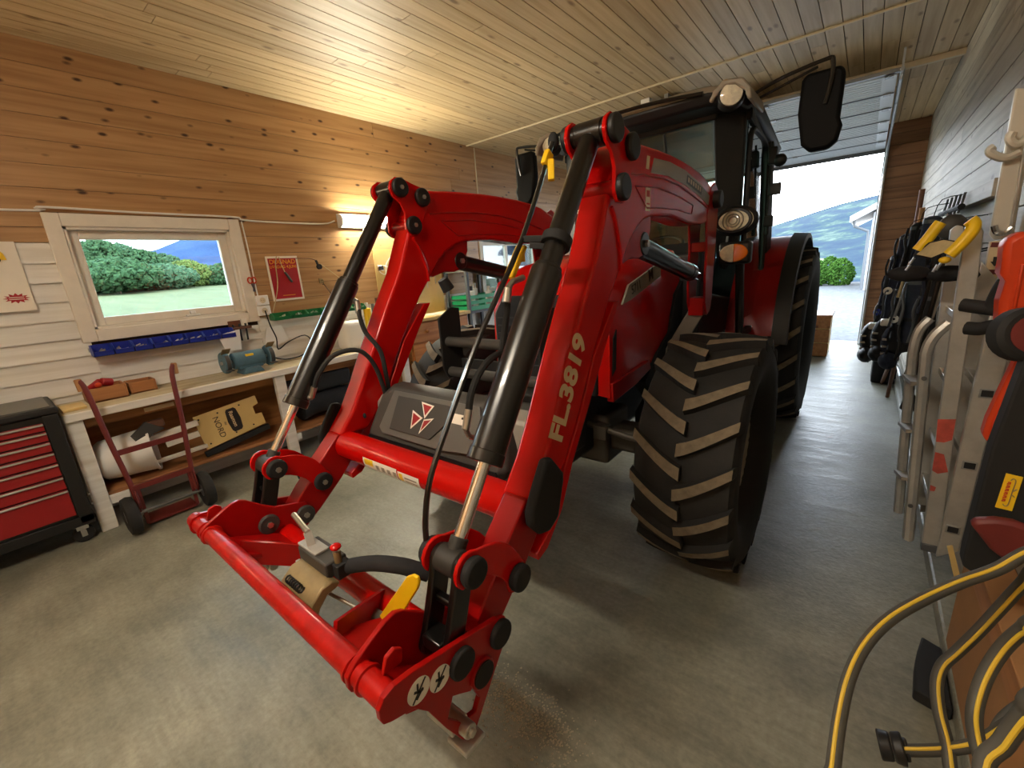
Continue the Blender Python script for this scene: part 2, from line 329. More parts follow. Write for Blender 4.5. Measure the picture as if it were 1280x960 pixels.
# ------------------------------------------------------------------ windows
def window(name, W, sash, casing, mid=0):
    y0, y1, z0, z1 = W; xo = XL - .20
    fr = MB()
    for a, b in (((xo, y0, z0), (XL + .02, y0 + .03, z1)), ((xo, y1 - .03, z0), (XL + .02, y1, z1)), ((xo, y0, z0), (XL + .02, y1, z0 + .03)), ((xo, y0, z1 - .03), (XL + .02, y1, z1))): fr.box(a, b)
    w = struct(fr.build(name, 'white_paint', smooth=False, org=(XL, (y0 + y1) / 2, z0)))
    c = casing
    for a, b in (((XL, y0 - c, z0 - c), (XL + .04, y0 + .012, z1 + c)), ((XL, y1 - .012, z0 - c), (XL + .04, y1 + c, z1 + c)), ((XL, y0 + .012, z0 - c), (XL + .04, y1 - .012, z0 + .012)), ((XL, y0 + .012, z1 - .012), (XL + .04, y1 - .012, z1 + c))):
        board(w, a, b, 'white_paint', 'casing', .005)
    s = sash; xs = XL - .09; a0, a1, b0, b1 = y0 + .03, y1 - .03, z0 + .03, z1 - .03
    for q, r in (((xs, a0, b0), (xs + .05, a0 + s, b1)), ((xs, a1 - s, b0), (xs + .05, a1, b1)), ((xs, a0 + s, b0), (xs + .05, a1 - s, b0 + s)), ((xs, a0 + s, b1 - s), (xs + .05, a1 - s, b1))):
        board(w, q, r, 'white_paint', 'sash', .006)
    if mid: board(w, (xs, mid - .025, b0 + s), (xs + .05, mid + .025, b1 - s), 'white_paint', 'sash')
    MB().box((xs + .02, a0 + s, b0 + s), (xs + .026, a1 - s, b1 - s)).build('pane', 'window_glass', w, smooth=False)
    return w
w1 = window('window_1', W1, .062, .075)
MB().box((XL - .035, 1.13, 1.378), (XL - .015, 1.23, 1.394)).box((XL - .03, 1.16, 1.394), (XL - .005, 1.2, 1.42)).build('window_catch', 'white_plastic', w1, bevel=.004)
window('window_2', W2, .05, .06, 5.5)
# ------------------------------------------------------------------ raised garage door and its tracks
dr = struct(MB().box((OX0 + .06, 5.62, 3.03), (OX1 - .01, 5.68, 3.06)).build('door_1', 'steel_grey', smooth=False, org=(OX1, YD, OZ)))
def dz(y): return 3.025 - .145 * max(0, y - 5.68) / 3.07
ys = [5.68 + i * .5117 for i in range(7)]
for i in range(6):
    ya, yb = ys[i] + .006, ys[i + 1] - .006
    MB().prism([(ya, dz(ya)), (yb, dz(yb)), (yb, dz(yb) + .04), (ya, dz(ya) + .04)], 0, OX0 + .05, OX1 - .035).build('door_section', 'door_panel', dr, smooth=False)
    pm = MB()
    for k in range(1, 8):
        y = ya + (yb - ya) * k / 8; pm.box((OX0 + .05, y - .004, dz(y) - .004), (OX1 - .14, y + .004, dz(y)))
    pm.build('panel_rib', 'door_panel', dr, smooth=False)
    if i: MB().box((OX0 + .05, ys[i] - .007, dz(ys[i]) - .008), (OX1 - .04, ys[i] + .007, dz(ys[i]) + .03)).build('door_seam', 'door_seam', dr, smooth=False)
    for xx in (-.02, -1.0, -1.9):
        MB().box((xx - .03, ys[i] - .03, dz(ys[i]) - .014), (xx + .03, ys[i] + .04, dz(ys[i]) - .002)).build('hinge', 'steel_grey', dr, smooth=False)
MB().box((OX0 + .05, 8.74, 2.83), (OX1 - .03, 8.79, 2.92)).build('bottom_seal', 'grey_pipe', dr, bevel=.01)
for x in (OX1 - .005, OX0 + .02):
    pts = [(x, 5.6, 3.04), (x, 7.9, 2.95), (x, 8.45, 2.90), (x, 8.72, 2.78), (x, 8.84, 2.58), (x, 8.86, 2.3), (x, 8.86, .02)]
    MB().tube(smooth_path(pts, 5), .018, 6).build('door_track', 'galvanised', dr)
    MB().box((x - .03, 8.88, .0), (x + .02, 8.95, 2.93)).build('door_jamb', 'aluminium_dark', dr, smooth=False)
    for y in (5.7, 6.6, 7.5): MB().box((x - .008, y, 2.98), (x + .008, y + .035, ZC)).build('track_hanger', 'galvanised', dr, smooth=False)
# ------------------------------------------------------------------ outdoors
m = bpy.data.materials.new('gravel'); m.use_nodes = True; nt = m.node_tree; L = nt.links; b = nt.nodes['Principled BSDF']; b.inputs['Roughness'].default_value = .9
t = nd(nt, 'ShaderNodeTexCoord'); v = nd(nt, 'ShaderNodeTexVoronoi'); v.inputs['Scale'].default_value = 14; L.new(t.outputs['Object'], v.inputs['Vector'])
cr = nd(nt, 'ShaderNodeValToRGB'); cr.color_ramp.elements[0].color = lin((50, 53, 56)); cr.color_ramp.elements[1].color = lin((80, 82, 82)); L.new(v.outputs['Color'], cr.inputs[0]); L.new(cr.outputs[0], b.inputs['Base Color']); MATS['gravel'] = m
def patchy(name, stops, scale, sc=(1, 1, 1), det=5):
    m = bpy.data.materials.new(name); m.use_nodes = True; nt = m.node_tree; L = nt.links; b = nt.nodes['Principled BSDF']; b.inputs['Roughness'].default_value = .95; b.inputs['Specular IOR Level'].default_value = .1
    t = nd(nt, 'ShaderNodeTexCoord'); mp = nd(nt, 'ShaderNodeMapping'); mp.inputs['Scale'].default_value = sc; n = nd(nt, 'ShaderNodeTexNoise'); n.inputs['Scale'].default_value = scale; n.inputs['Detail'].default_value = det; n.inputs['Roughness'].default_value = .7
    L.new(t.outputs['Object'], mp.inputs[0]); L.new(mp.outputs[0], n.inputs['Vector'])
    cr = nd(nt, 'ShaderNodeValToRGB'); e = cr.color_ramp.elements; e[0].position, e[0].color = stops[0][0], lin(stops[0][1]); e[1].position, e[1].color = stops[-1][0], lin(stops[-1][1])
    for p, c in stops[1:-1]: q = e.new(p); q.color = lin(c)
    L.new(n.outputs[0], cr.inputs[0]); L.new(cr.outputs[0], b.inputs['Base Color']); MATS[name] = m
patchy('field_grass', [(.3, (70, 74, 48)), (.7, (90, 90, 62))], .12, (1, 6, 1))
patchy('hill_forest_haze', [(.36, (16, 33, 50)), (.5, (24, 42, 54)), (.56, (36, 54, 52)), (.66, (70, 82, 74))], .05, (1, 1, 3), 8)  # forest colours with the blue of distance haze mixed into them
patchy('hill_haze_blue', [(.35, (22, 40, 70)), (.65, (36, 55, 86))], .03, (1, 1, 3))  # far ridge: aerial haze painted as a blue base colour
for i, (c0_, c1_) in enumerate((((32, 52, 34), (62, 84, 52)), ((40, 62, 46), (72, 92, 64)), ((62, 76, 38), (94, 102, 50)), ((34, 66, 20), (66, 98, 36)))):
    patchy('leaf_%d' % i, [(.35, c0_), (.65, c1_)], 3.5)
struct(MB().box((-45, YD + .25, -.25), (25, 25, -.03)).build('gravel_yard', 'gravel', smooth=False))
def grid(name, x0, x1, nx, y0, y1, ny, zf, mat):
    vs = []; fs = []
    for j in range(ny + 1):
        for i in range(nx + 1):
            x = x0 + (x1 - x0) * i / nx; y = y0 + (y1 - y0) * j / ny; vs.append((x, y, zf(x, y)))
    for j in range(ny):
        for i in range(nx): a = j * (nx + 1) + i; fs.append((a, a + 1, a + nx + 2, a + nx + 1))
    o = MB().add(vs, fs).build(name, mat, angle=80); return struct(o)
grid('meadow', -140, XL - .35, 20, -70, 90, 20, lambda x, y: max(-.3, -.3 + (-x - 8) * .037), 'field_grass')
def hill(name, pts, depth, mat, foot=-8):
    """a ridge: skyline points with their own distance, the slope falling towards the garage"""
    vs = []; fs = []; n = len(pts); K = 7
    for (x, y, z) in pts:
        d = Vector((x, y, 0)).normalized()
        for k in range(K):
            t = k / (K - 1); p = Vector((x, y, 0)) - d * depth * t
            vs.append((p.x, p.y, z + (foot - z) * (t ** .8) + (random.uniform(-.03, .03) * z if 0 < k < K - 1 else 0)))
        p = Vector((x, y, 0)) + d * depth * .5; vs.append((p.x, p.y, foot))
    K += 1
    for i in range(n - 1):
        for k in range(K - 2): a = i * K + k; fs.append((a, a + 1, a + K + 1, a + K))
        fs.append((i * K, i * K + K, i * K + 2 * K - 1, i * K + K - 1))
    return struct(MB().add(vs, fs).build(name, mat, angle=80))
def skyl(px, py, dist):
    r = (RC @ Vector((px - 640, py - 480, F_PX))); h = math.hypot(r.x, r.y); return CAM + r * (dist / h)
hill('hillside', [skyl(x, y, 420) for x, y in ((560, 310), (700, 292), (820, 275), (900, 282), (960, 284), (1010, 268), (1050, 255), (1100, 243), (1150, 228), (1200, 222), (1279, 225))], 230, 'hill_forest_haze', -16)
hill('far_ridge', [skyl(x, y, 400) for x, y in ((-200, 330), (-60, 325), (60, 318), (120, 322), (170, 318), (195, 312), (225, 300), (260, 292), (300, 288), (360, 292), (480, 300), (640, 296))], 150, 'hill_haze_blue', -4)
# trees and bushes: each a crown of many leaf tufts on a trunk
def tuft_mesh(rx, rz, n, size, seed):
    rnd = random.Random(seed); vs = []; fs = []
    for i in range(n):
        a = rnd.uniform(0, 2 * PI); zz = rnd.uniform(-1, 1); q = rnd.uniform(.55, 1) ** .5; rr = math.sqrt(max(0, 1 - zz * zz)) * q * (1 - .25 * max(0, zz))
        c = Vector((math.cos(a) * rr * rx, math.sin(a) * rr * rx, (zz * q) * rz)); b = len(vs); s = size * rnd.uniform(.6, 1.25)
        u = Vector((rnd.gauss(0, 1), rnd.gauss(0, 1), rnd.gauss(0, 1))).normalized(); w = u.orthogonal().normalized(); k = u.cross(w)
        vs += [c + w * s, c + k * s * .8, c - w * s, c - k * s * .8, c + u * s * .6, c - u * s * .6]
        fs += [(b, b + 1, b + 4), (b + 1, b + 2, b + 4), (b + 2, b + 3, b + 4), (b + 3, b, b + 4), (b + 1, b, b + 5), (b + 2, b + 1, b + 5), (b + 3, b + 2, b + 5), (b, b + 3, b + 5)]
    return vs, fs
def tree(name, base, h, rx, mat, label, cat, group, n=260, size=.16, trunk=True):
    t = thing(name, base, label, cat, group); base = Vector(base)
    vs, fs = tuft_mesh(rx, h * (.52 if trunk else .5), n, rx * size * 2, int(base.x * 31 + base.y * 17)); cz = h * (.5 if trunk else .45)
    MB().add([v + base + Vector((0, 0, cz)) for v in vs], fs).build('crown', mat, t, smooth=False)
    if trunk: MB().cyl(base + Vector((0, 0, -.6)), base + Vector((0, 0, h * .6)), h * .022, h * .012, 8).build('trunk', 'brown_wood', t)
    return t
tree_at = [(88, 300, 352), (112, 308, 350), (135, 300, 354), (160, 305, 352), (185, 312, 355), (212, 318, 355), (238, 326, 356), (262, 332, 355), (285, 330, 355), (120, 330, 362), (150, 325, 358), (205, 333, 357)]
words = ['behind the left window sash', 'with the pointed top beside the leftmost window tree', 'tallest one seen through the window', 'left of the window middle', 'in the window middle, taller than its neighbours', 'right of the window middle, below the blue ridge', 'yellowish one below the blue ridge', 'low one right of the yellowish tree', 'at the right edge of the window glass', 'low and wide in front of the left trees', 'low and wide in front of the middle trees', 'pale low one at the edge of the field']
for i, (px, pt, pb) in enumerate(tree_at):
    d = 78 + (i * 7) % 13 - (16 if i > 8 else 0); b = skyl(px, pb + 4, d); tp = skyl(px, pt, d)
    tree('field_tree', (b.x, b.y, b.z), max(3, tp.z - b.z), (3.4 if i < 9 else 4.2), 'leaf_%d' % (2 if i == 6 else i % 2), 'green tree beyond the field, ' + words[i], 'tree', 'trees beyond the field', 1300, .055)
for i, (px, d) in enumerate(((978, 23.2), (999, 24.4), (1016, 23.2), (1034, 24.4), (1048, 23.2))):
    b = skyl(px, 362, d); tree('hedge_bush', (b.x, b.y, -.1), 1.25 + .1 * (i % 2), .52, 'leaf_3', 'bright green bush at the yard edge, ' + ('nearest the tractor tyre', 'second from the tractor tyre', 'middle one of the five', 'second from the white house', 'nearest the white house')[i], 'bush', 'bushes along the yard edge', 1300, .05, False)
# white neighbouring house
hx = .02; hy = 20.2; hs = thing('white_house', (hx + 3, hy + 3, 0), 'white weatherboard house with gable roof and dark downpipe across the yard', 'house')
MB().prism([(hx, -.1), (hx + 7, -.1), (hx + 7, 2.6), (hx + 3.5, 4.4), (hx, 2.6)], 1, hy, hy + 7).build('wall', 'house_white', hs, smooth=False)
for k in range(24):
    x = hx + .02 + k * .145
    MB().box((x, hy - .02, 0), (x + .02, hy, 2.6 + max(0, (x - hx)) * .5)).build('batten', 'house_white', hs, smooth=False)
for s in (0, 1):
    p = Vector((hx - .62 if s == 0 else hx + 7.62, hy - .5, 2.36)); q = Vector((hx + 3.5, hy - .5, 4.55))
    MB().prism([(p.x, p.z), (q.x, q.z), (q.x, q.z + .16), (p.x, p.z + .16)], 1, hy - .5, hy + 7.4).build('roof_slope', 'grey_dark', hs, smooth=False)
    MB().prism([(p.x, p.z - .04), (q.x, q.z - .04), (q.x, q.z + .17), (p.x, p.z + .17)], 1, hy - .53, hy - .5).build('bargeboard', 'house_white', hs, smooth=False)
MB().tube([(hx - .5, hy - .1, 2.38), (hx - .48, hy - .12, 2.2), (hx - .08, hy - .12, 2.0), (hx - .06, hy - .12, 1.8), (hx - .06, hy - .12, 0)], .045, 8).build('downpipe', 'grey_pipe', hs)
MB().box((hx + .45, hy - .03, 1.0), (hx + 1.1, hy, 1.9)).build('window', 'cab_glass', hs, smooth=False)
# ================================================================== tractor with front loader
XC = -1.36
TR = thing('tractor', (XC, 3.4, 0), 'red tractor with raised red front loader and black cab, parked in the garage', 'tractor')
def disc(mb, c, r, h, ax=(1, 0, 0), n=20, mi=0):
    d = Vector(ax).normalized() * h / 2; c = Vector(c); return mb.cyl(c - d, c + d, r, n=n, mi=mi)
# ---------------------------------------------------------------- loader arms
ARM = [(1.505, 1.80), (1.535, 1.88), (1.575, 1.95), (1.62, 1.995), (1.68, 2.012), (1.82, 2.022), (1.98, 2.028), (2.14, 2.031), (2.30, 2.028), (2.45, 2.021), (2.60, 2.008), (2.73, 1.985), (2.84, 1.95), (2.90, 1.90), (2.89, 1.83), (2.80, 1.765), (2.67, 1.745), (2.55, 1.742), (2.42, 1.744), (2.28, 1.757), (2.15, 1.766), (2.02, 1.762), (1.92, 1.755), (1.84, 1.738), (1.76, 1.70), (1.69, 1.645), (1.635, 1.58), (1.535, 1.469), (1.385, 1.262), (1.262, 1.055), (1.16, .915), (1.095, .855), (.945, .868), (1.03, .968), (1.10, 1.08), (1.20, 1.256), (1.303, 1.43), (1.415, 1.605)]
FOOT = [(.945, .875), (1.09, .865), (1.00, .73), (.93, .66), (.80, .555), (.755, .525), (.705, .528), (.675, .565), (.685, .615), (.745, .68), (.80, .73), (.84, .78)]
BRK = [(1.418, 2.0), (1.43, 2.035), (1.46, 2.056), (1.50, 2.054), (1.56, 2.035), (1.63, 2.018), (1.66, 1.995), (1.665, 1.955), (1.635, 1.90), (1.60, 1.84), (1.585, 1.80), (1.555, 1.78), (1.515, 1.782), (1.492, 1.81), (1.492, 1.85), (1.496, 1.89), (1.475, 1.935), (1.432, 1.965)]
COVER = [(1.555, 1.43), (1.60, 1.43), (1.50, 1.30), (1.425, 1.19), (1.215, .90), (1.128, .745), (1.03, .65), (.975, .635), (.968, .665), (1.06, .715), (1.105, .80), (1.165, .905), (1.27, 1.05), (1.39, 1.255)]
BUMP = [(1.004, 1.0), (1.038, .99), (1.10, .915), (1.10, .885), (1.06, .765), (1.004, .742), (.955, .757), (.909, .81), (.907, .856), (.945, .917)]
PA, PB, PC_ = (1.475, 2.006), (1.612, 1.971), (1.535, 1.831)
PROD, PREAR, PPIV, PLOW = (.645, .83), (.826, .69), (.722, .57), (.57, .603)
def banana(p, q, r, bulge):
    """link plate outline: round ends joined by a bowed strip"""
    p = Vector(p); q = Vector(q); d = (q - p).normalized(); n = Vector((-d.y, d.x)); out = []
    for k in range(9):
        a = PI / 2 + PI * k / 8; out.append(p + d * math.cos(a) * r + n * math.sin(a) * r)
    for k in range(1, 6): t = k / 6; out.append(p.lerp(q, t) - n * r * .80 + n * bulge * 4 * t * (1 - t))
    for k in range(9):
        a = -PI / 2 + PI * k / 8; out.append(q + d * math.cos(a) * r + n * math.sin(a) * r)
    for k in range(1, 6): t = 1 - k / 6; out.append(p.lerp(q, t) + n * r * .95 + n * bulge * 4 * t * (1 - t))
    return [tuple(v) for v in out]
for s in (1, -1):
    xa = XC + s * .56; xb = XC + s * .575
    arm = MB().prism(ARM, 0, xa - .06, xa + .06).build('loader_arm', 'red_paint', TR, bevel=.014, seg=3)
    MB().prism(FOOT, 0, xa - .045, xa + .045).build('arm_foot', 'red_dark', arm, bevel=.006)
    for e in (1, -1):   # recessed pressed lines on the gooseneck side
        g = [(1.66, 1.893), (1.80, 1.908), (2.04, 1.919), (2.25, 1.911), (2.45, 1.885), (2.65, 1.855), (2.83, 1.82)]
        MB().tube([(xa + e * .0605, y, z) for y, z in g], .004, 6).build('press_line', 'red_dark', arm)
        g = [(1.74, 1.86), (1.98, 1.875), (2.25, 1.862), (2.48, 1.835), (2.46, 1.79), (2.25, 1.80), (2.0, 1.795), (1.86, 1.785), (1.74, 1.86)]
        MB().tube([(xa + e * .0605, y, z) for y, z in g], .003, 6).build('press_line', 'red_dark', arm)
        g = [(1.525, 1.77), (1.555, 1.73), (1.58, 1.67), (1.60, 1.60), (1.60, 1.545)]
        MB().tube([(xa + e * .062, y, z) for y, z in g], .008, 6).build('weld_rib', 'red_paint', arm)
    MB().prism(COVER, 0, xa - .058, xa + .058).build('pipe_cover', 'red_paint', arm, bevel=.004)
    MB().prism(BUMP, 0, xa + s * .058, xa + s * .092).build('rubber_bumper', 'black_matt', arm, bevel=.014, seg=3)
    # cylinder lug
    LUG = [(1.60, 1.60), (1.70, 1.74), (1.95, 1.76), (1.945, 1.70), (1.915, 1.65), (1.885, 1.60), (1.82, 1.585), (1.745, 1.59), (1.65, 1.565)]
    MB().prism(LUG, 0, xa - .045, xa + .045).build('cylinder_lug', 'red_dark', arm, bevel=.005)
    # brackets with three pins
    for e in (1, -1):
        xp = xb + e * .072
        br = MB().prism(BRK, 0, xp - .007, xp + .007).build('bracket_plate', 'red_paint', arm, bevel=.003)
        inner = (e == -s)
        for (y, z) in (PA, PB, PC_):
            m = MB(); disc(m, (xp + e * .018, y, z), .046, .026); cap = m.build('pin_cap', 'black_plastic', arm, bevel=.008, seg=3)
            if inner: m = MB(); disc(m, (xp + e * .033, y, z), .011, .010, n=6); m.build('pin_bolt', 'bolt_steel', arm)
    m = MB(); disc(m, (xb, *PA), .038, .13); m.build('cross_pin', 'black_paint', arm)
    m = MB(); disc(m, (xb, *PC_), .03, .13); m.build('cross_pin', 'red_dark', arm)
    # ------------------------------------------------ bucket cylinder
    a = Vector((xb, *PA)); b = Vector((xb, *PROD)); d = b - a
    cy = MB().cyl(a + d * .02, a + d * .385, .036, n=24).cyl(a + d * .375, a + d * .80, .051, n=28)
    cy.cyl(a + d * .365, a + d * .385, .046, n=24).cyl(a + d * .785, a + d * .81, .054, n=28)
    disc(cy, a, .043, .10); cyl = cy.build('bucket_cylinder', 'black_paint', TR, bevel=.003)
    MB().cyl(a + d * .80, a + d * .965, .0195, n=20).build('cylinder_rod', 'chrome', cyl)
    m = MB().cyl(a + d * .955, a + d * .985, .026, n=16); disc(m, b, .04, .075); m.build('rod_eye', 'chassis', cyl, bevel=.004)
    # ------------------------------------------------ link plates
    for e in (1, -1):
        x = xb + e * .062
        lk = MB().prism(banana(PROD, PREAR, .052, .035), 0, x - .006, x + .006).build('link_plate', 'red_paint', TR, bevel=.003)
        for p in (PROD, PREAR):
            m = MB(); disc(m, (x + e * .020, *p), .042, .028); m.build('pin_cap', 'black_matt', lk, bevel=.008)
            if e == -s: m = MB(); disc(m, (x + e * .037, *p), .012, .008, n=6); m.build('pin_bolt', 'bolt_steel', lk)
    tl = MB()
    for e in (1, -1):
        x = xb + e * .043; tl.prism([(p[0] * 1.0, p[1]) for p in banana(PLOW, PROD, .036, -.004)], 0, x - .011, x + .011)
    q = Vector(PLOW).lerp(Vector(PROD), .55); tl.box((xb - .04, q.x - .012, q.y - .010), (xb + .04, q.x + .012, q.y + .010))
    tl.box((xb - .035, PLOW[0] - .03, PLOW[1] + .01), (xb + .035, PLOW[0] + .03, PLOW[1] + .05))
    tl.build('tilt_link', 'black_paint', TR, bevel=.005)
    # ------------------------------------------------ lift cylinder
    a = Vector((xa, 1.88, 1.645)); b = Vector((xa, 2.82, 1.46)); d = b - a
    lc = MB().cyl(a - d * .03, a + d * .80, .046, n=24).cyl(a + d * .78, a + d * .86, .049, n=24); disc(lc, a, .05, .10); lc = lc.build('lift_cylinder', 'black_paint', TR, bevel=.006)
    MB().cyl(a + d * .86, b, .025, n=16).build('cylinder_rod', 'chrome', lc)
    m = MB(); disc(m, a - Vector((s * .058, 0, 0)), .016, .012, n=6); disc(m, a + Vector((s * .058, 0, 0)), .016, .012, n=6); m.build('pin_bolt', 'bolt_steel', lc)
    MB().cyl(Vector((xa - s * .075, 1.69, 1.55)), Vector((xa - s * .085, 1.72, 1.49)), .03, .036, 16).build('hose_cap', 'black_matt', lc)
    # ------------------------------------------------ loader tower
    tw = MB(); TOW = [(2.74, 1.80), (2.80, 1.95), (2.88, 1.985), (2.95, 1.95), (2.97, 1.80), (2.94, 1.50), (2.93, 1.33), (2.90, 1.24), (2.84, 1.22), (2.78, 1.30), (2.765, 1.45), (2.775, 1.60)]
    for e in (1, -1): tw.prism(TOW, 0, xa + e * .048 - .007 + (s * .01), xa + e * .048 + .007 + (s * .01))
    tw.box((xa - .05, 2.79, 1.60), (xa + .06, 2.90, 1.655)).box((xa - .04, 2.80, 1.22), (xa + .05, 2.92, 1.33))
    tw = tw.build('loader_tower', 'red_dark', TR, bevel=.006)
    m = MB(); disc(m, (xa + s * .08, 2.88, 1.89), .05, .05); m.build('pivot_cap', 'black_plastic', tw, bevel=.01)
    MB().prism([(2.80, 1.26), (2.93, 1.26), (2.9, 1.0), (2.72, .70), (2.55, .62), (2.55, .52), (2.70, .50), (2.84, .62), (3.0, .95)], 0, XC + s * .28, XC + s * .34).build('mount_frame', 'chassis', tw, bevel=.01)
    MB().bar((xa, 2.86, 1.25), (XC + s * .33, 2.80, .80), .06, .09).build('mount_strut', 'aluminium_dark', tw, bevel=.006)
# cross tube with warning stickers
ct = MB().cyl((XC - .51, .985, .812), (XC + .51, .985, .812), .066, n=32).build('cross_tube', 'red_paint', TR)
def tube_patch(name, x0, x1, a0, a1, mat, parent, c=(.985, .812), r=.0672):
    vs = []; fs = []; n = 5
    for i in range(n + 1):
        a = math.radians(a0 + (a1 - a0) * i / n)
        for x in (x0, x1): vs.append((x, c[0] - r * math.cos(a), c[1] + r * math.sin(a)))
    for i in range(n): fs.append((2 * i, 2 * i + 1, 2 * i + 3, 2 * i + 2))
    return MB().add(vs, fs).build(name, mat, parent)
st = tube_patch('warning_sticker', -1.64, -1.40, -38, 12, 'decal_white', TR); tube_patch('sticker_panel', -1.628, -1.565, -15, 10, 'yellow_tape', st, r=.0678)
for k, x in enumerate((-1.545, -1.505, -1.465, -1.425)): tube_patch('sticker_pictogram', x, x + .022, -22, -2, 'decal_grey', st, r=.0678)
st = tube_patch('warning_sticker', -1.393, -1.26, -38, 8, 'decal_white', TR); tube_patch('sticker_panel', -1.386, -1.362, -28, 2, 'yellow_tape', st, r=.0678); tube_patch('sticker_text', -1.35, -1.275, -25, -20, 'decal_grey', st, r=.0678); tube_patch('sticker_text', -1.35, -1.275, -12, -6, 'decal_grey', st, r=.0678)
# decals on the right arm (model lettering reads upwards) and gooseneck
xo = XC + .62 + .0012
text_mesh('model_lettering', 'FL.3819', .118, 'decal_cream', TR, (xo, 1.132, 1.00), (0, .505, .863), (0, -.863, .505), .0006, bold=.0045)
DEC = MB().prism([(1.90, 1.925), (2.10, 1.935), (2.35, 1.92), (2.60, 1.885), (2.80, 1.845), (2.80, 1.90), (2.60, 1.95), (2.35, 1.985), (2.12, 1.995), (1.93, 1.985)], 0, xo - .0015, xo + .0004).build('side_decal', 'decal_grey', TR, smooth=False)
MB().prism([(2.36, 1.93), (2.62, 1.895), (2.63, 1.935), (2.37, 1.97)], 0, xo + .0002, xo + .0008).build('decal_panel', 'grey_dark', DEC, smooth=False)
for k in range(6):
    y = 2.385 + k * .04; MB().prism([(y, 1.938 - k * .005), (y + .022, 1.935 - k * .005), (y + .024, 1.957 - k * .005), (y + .002, 1.96 - k * .005)], 0, xo + .0006, xo + .0012).build('decal_letter', 'decal_cream', DEC, smooth=False)
MB().prism([(1.845, 1.935), (1.875, 1.935), (1.885, 1.985), (1.858, 1.985)], 0, xo - .001, xo + .0006).build('decal_bar', 'decal_cream', DEC, smooth=False)
lb = MB().prism([(1.845, 1.775), (1.895, 1.775), (1.895, 1.865), (1.845, 1.865)], 0, xo - .001, xo + .0006).build('serial_label', 'decal_white', TR, smooth=False)
MB().prism([(1.853, 1.83), (1.887, 1.83), (1.887, 1.855), (1.853, 1.855)], 0, xo + .0004, xo + .001).box((xo + .0004, 1.853, 1.80), (xo + .001, 1.887, 1.806)).box((xo + .0004, 1.853, 1.785), (xo + .001, 1.887, 1.79)).build('label_print', 'poster_red', lb, smooth=False)
# level indicator rod with yellow pointers, clamped to the right cylinder
lr = MB().tube(smooth_path([(-.895, 1.397, 1.992), (-.895, 1.19, 1.672), (-.893, .945, 1.39), (-.89, .777, 1.162), (-.885, .685, 1.03), (-.882, .648, .92), (-.868, .63, .845)], 4), .0085, 8).build('level_rod', 'black_paint', TR)
MB().bar((-.895, 1.345, 1.912), (-.895, 1.375, 1.958), .034, .020, (1, 0, 0)).bar((-.88, 1.36, 1.93), (-.865, 1.335, 1.86), .022, .016).build('level_pointer', 'yellow_plastic', lr, bevel=.003)
MB().bar((-.91, 1.205, 1.65), (-.915, 1.13, 1.55), .014, .04, (1, 0, 0)).box((-.925, 1.185, 1.60), (-.905, 1.215, 1.63)).build('level_pointer', 'yellow_plastic', lr, bevel=.002)
MB().bar((-.90, 1.20, 1.672), (-.80, 1.24, 1.665), .03, .022).cyl((-.785, 1.235, 1.668) , (-.785, 1.215, 1.64), .050, n=20).bar((-.865, 1.19, 1.65), (-.80, 1.21, 1.64), .016, .02).build('rod_clamp', 'black_matt', lr, bevel=.003)
MB().ball((-.905, 1.42, 2.0), .02, 1, 1, 1.6).build('rod_cap', 'black_matt', lr)
# hydraulic hoses with fittings
def hose(pts, r=.011):
    return MB().tube(smooth_path(pts, 6), r, 8).build('hydraulic_hose', 'rubber', TR)
def fitting(h, p, q, r=.014):
    MB().cyl(p, q, r, n=10).build('hose_fitting', 'bolt_steel', h)
xl = XC - .575
h = hose([(xl + .055, 1.165, 1.455), (xl + .075, 1.15, 1.41), (xl + .09, 1.16, 1.33), (xl + .14, 1.19, 1.24), (xl + .16, 1.19, 1.12), (xl + .15, 1.20, .98)]); fitting(h, (xl + .02, 1.16, 1.485), (xl + .055, 1.163, 1.475)); fitting(h, (xl + .052, 1.163, 1.478), (xl + .062, 1.155, 1.425))
h = hose([(xl + .065, .875, 1.125), (xl + .085, .90, 1.19), (xl + .11, .97, 1.26), (xl + .15, 1.07, 1.265), (xl + .17, 1.13, 1.18), (xl + .165, 1.17, 1.02)]); fitting(h, (xl + .02, .845, 1.085), (xl + .055, .86, 1.085)); fitting(h, (xl + .05, .86, 1.083), (xl + .066, .876, 1.13))
xr = XC + .575
def hx_(px, X): return [at(x, y, 0, X) for x, y in px]
h = hose(hx_([(634, 376), (633, 395), (629, 425), (626, 460), (630, 495)], -.885)); q = hx_([(654, 347), (641, 352), (635, 360), (633, 378)], -.875); fitting(h, q[0], q[1], .010); fitting(h, q[1], q[2], .010); fitting(h, q[2], q[3])
h = hose(hx_([(586, 512), (589, 492), (598, 468), (614, 448), (636, 436)], -.88)); q = hx_([(594, 548), (586, 545), (582, 536), (586, 512)], -.865); fitting(h, q[0], q[1], .008); fitting(h, q[1], q[2], .008); fitting(h, q[2], q[3], .012)
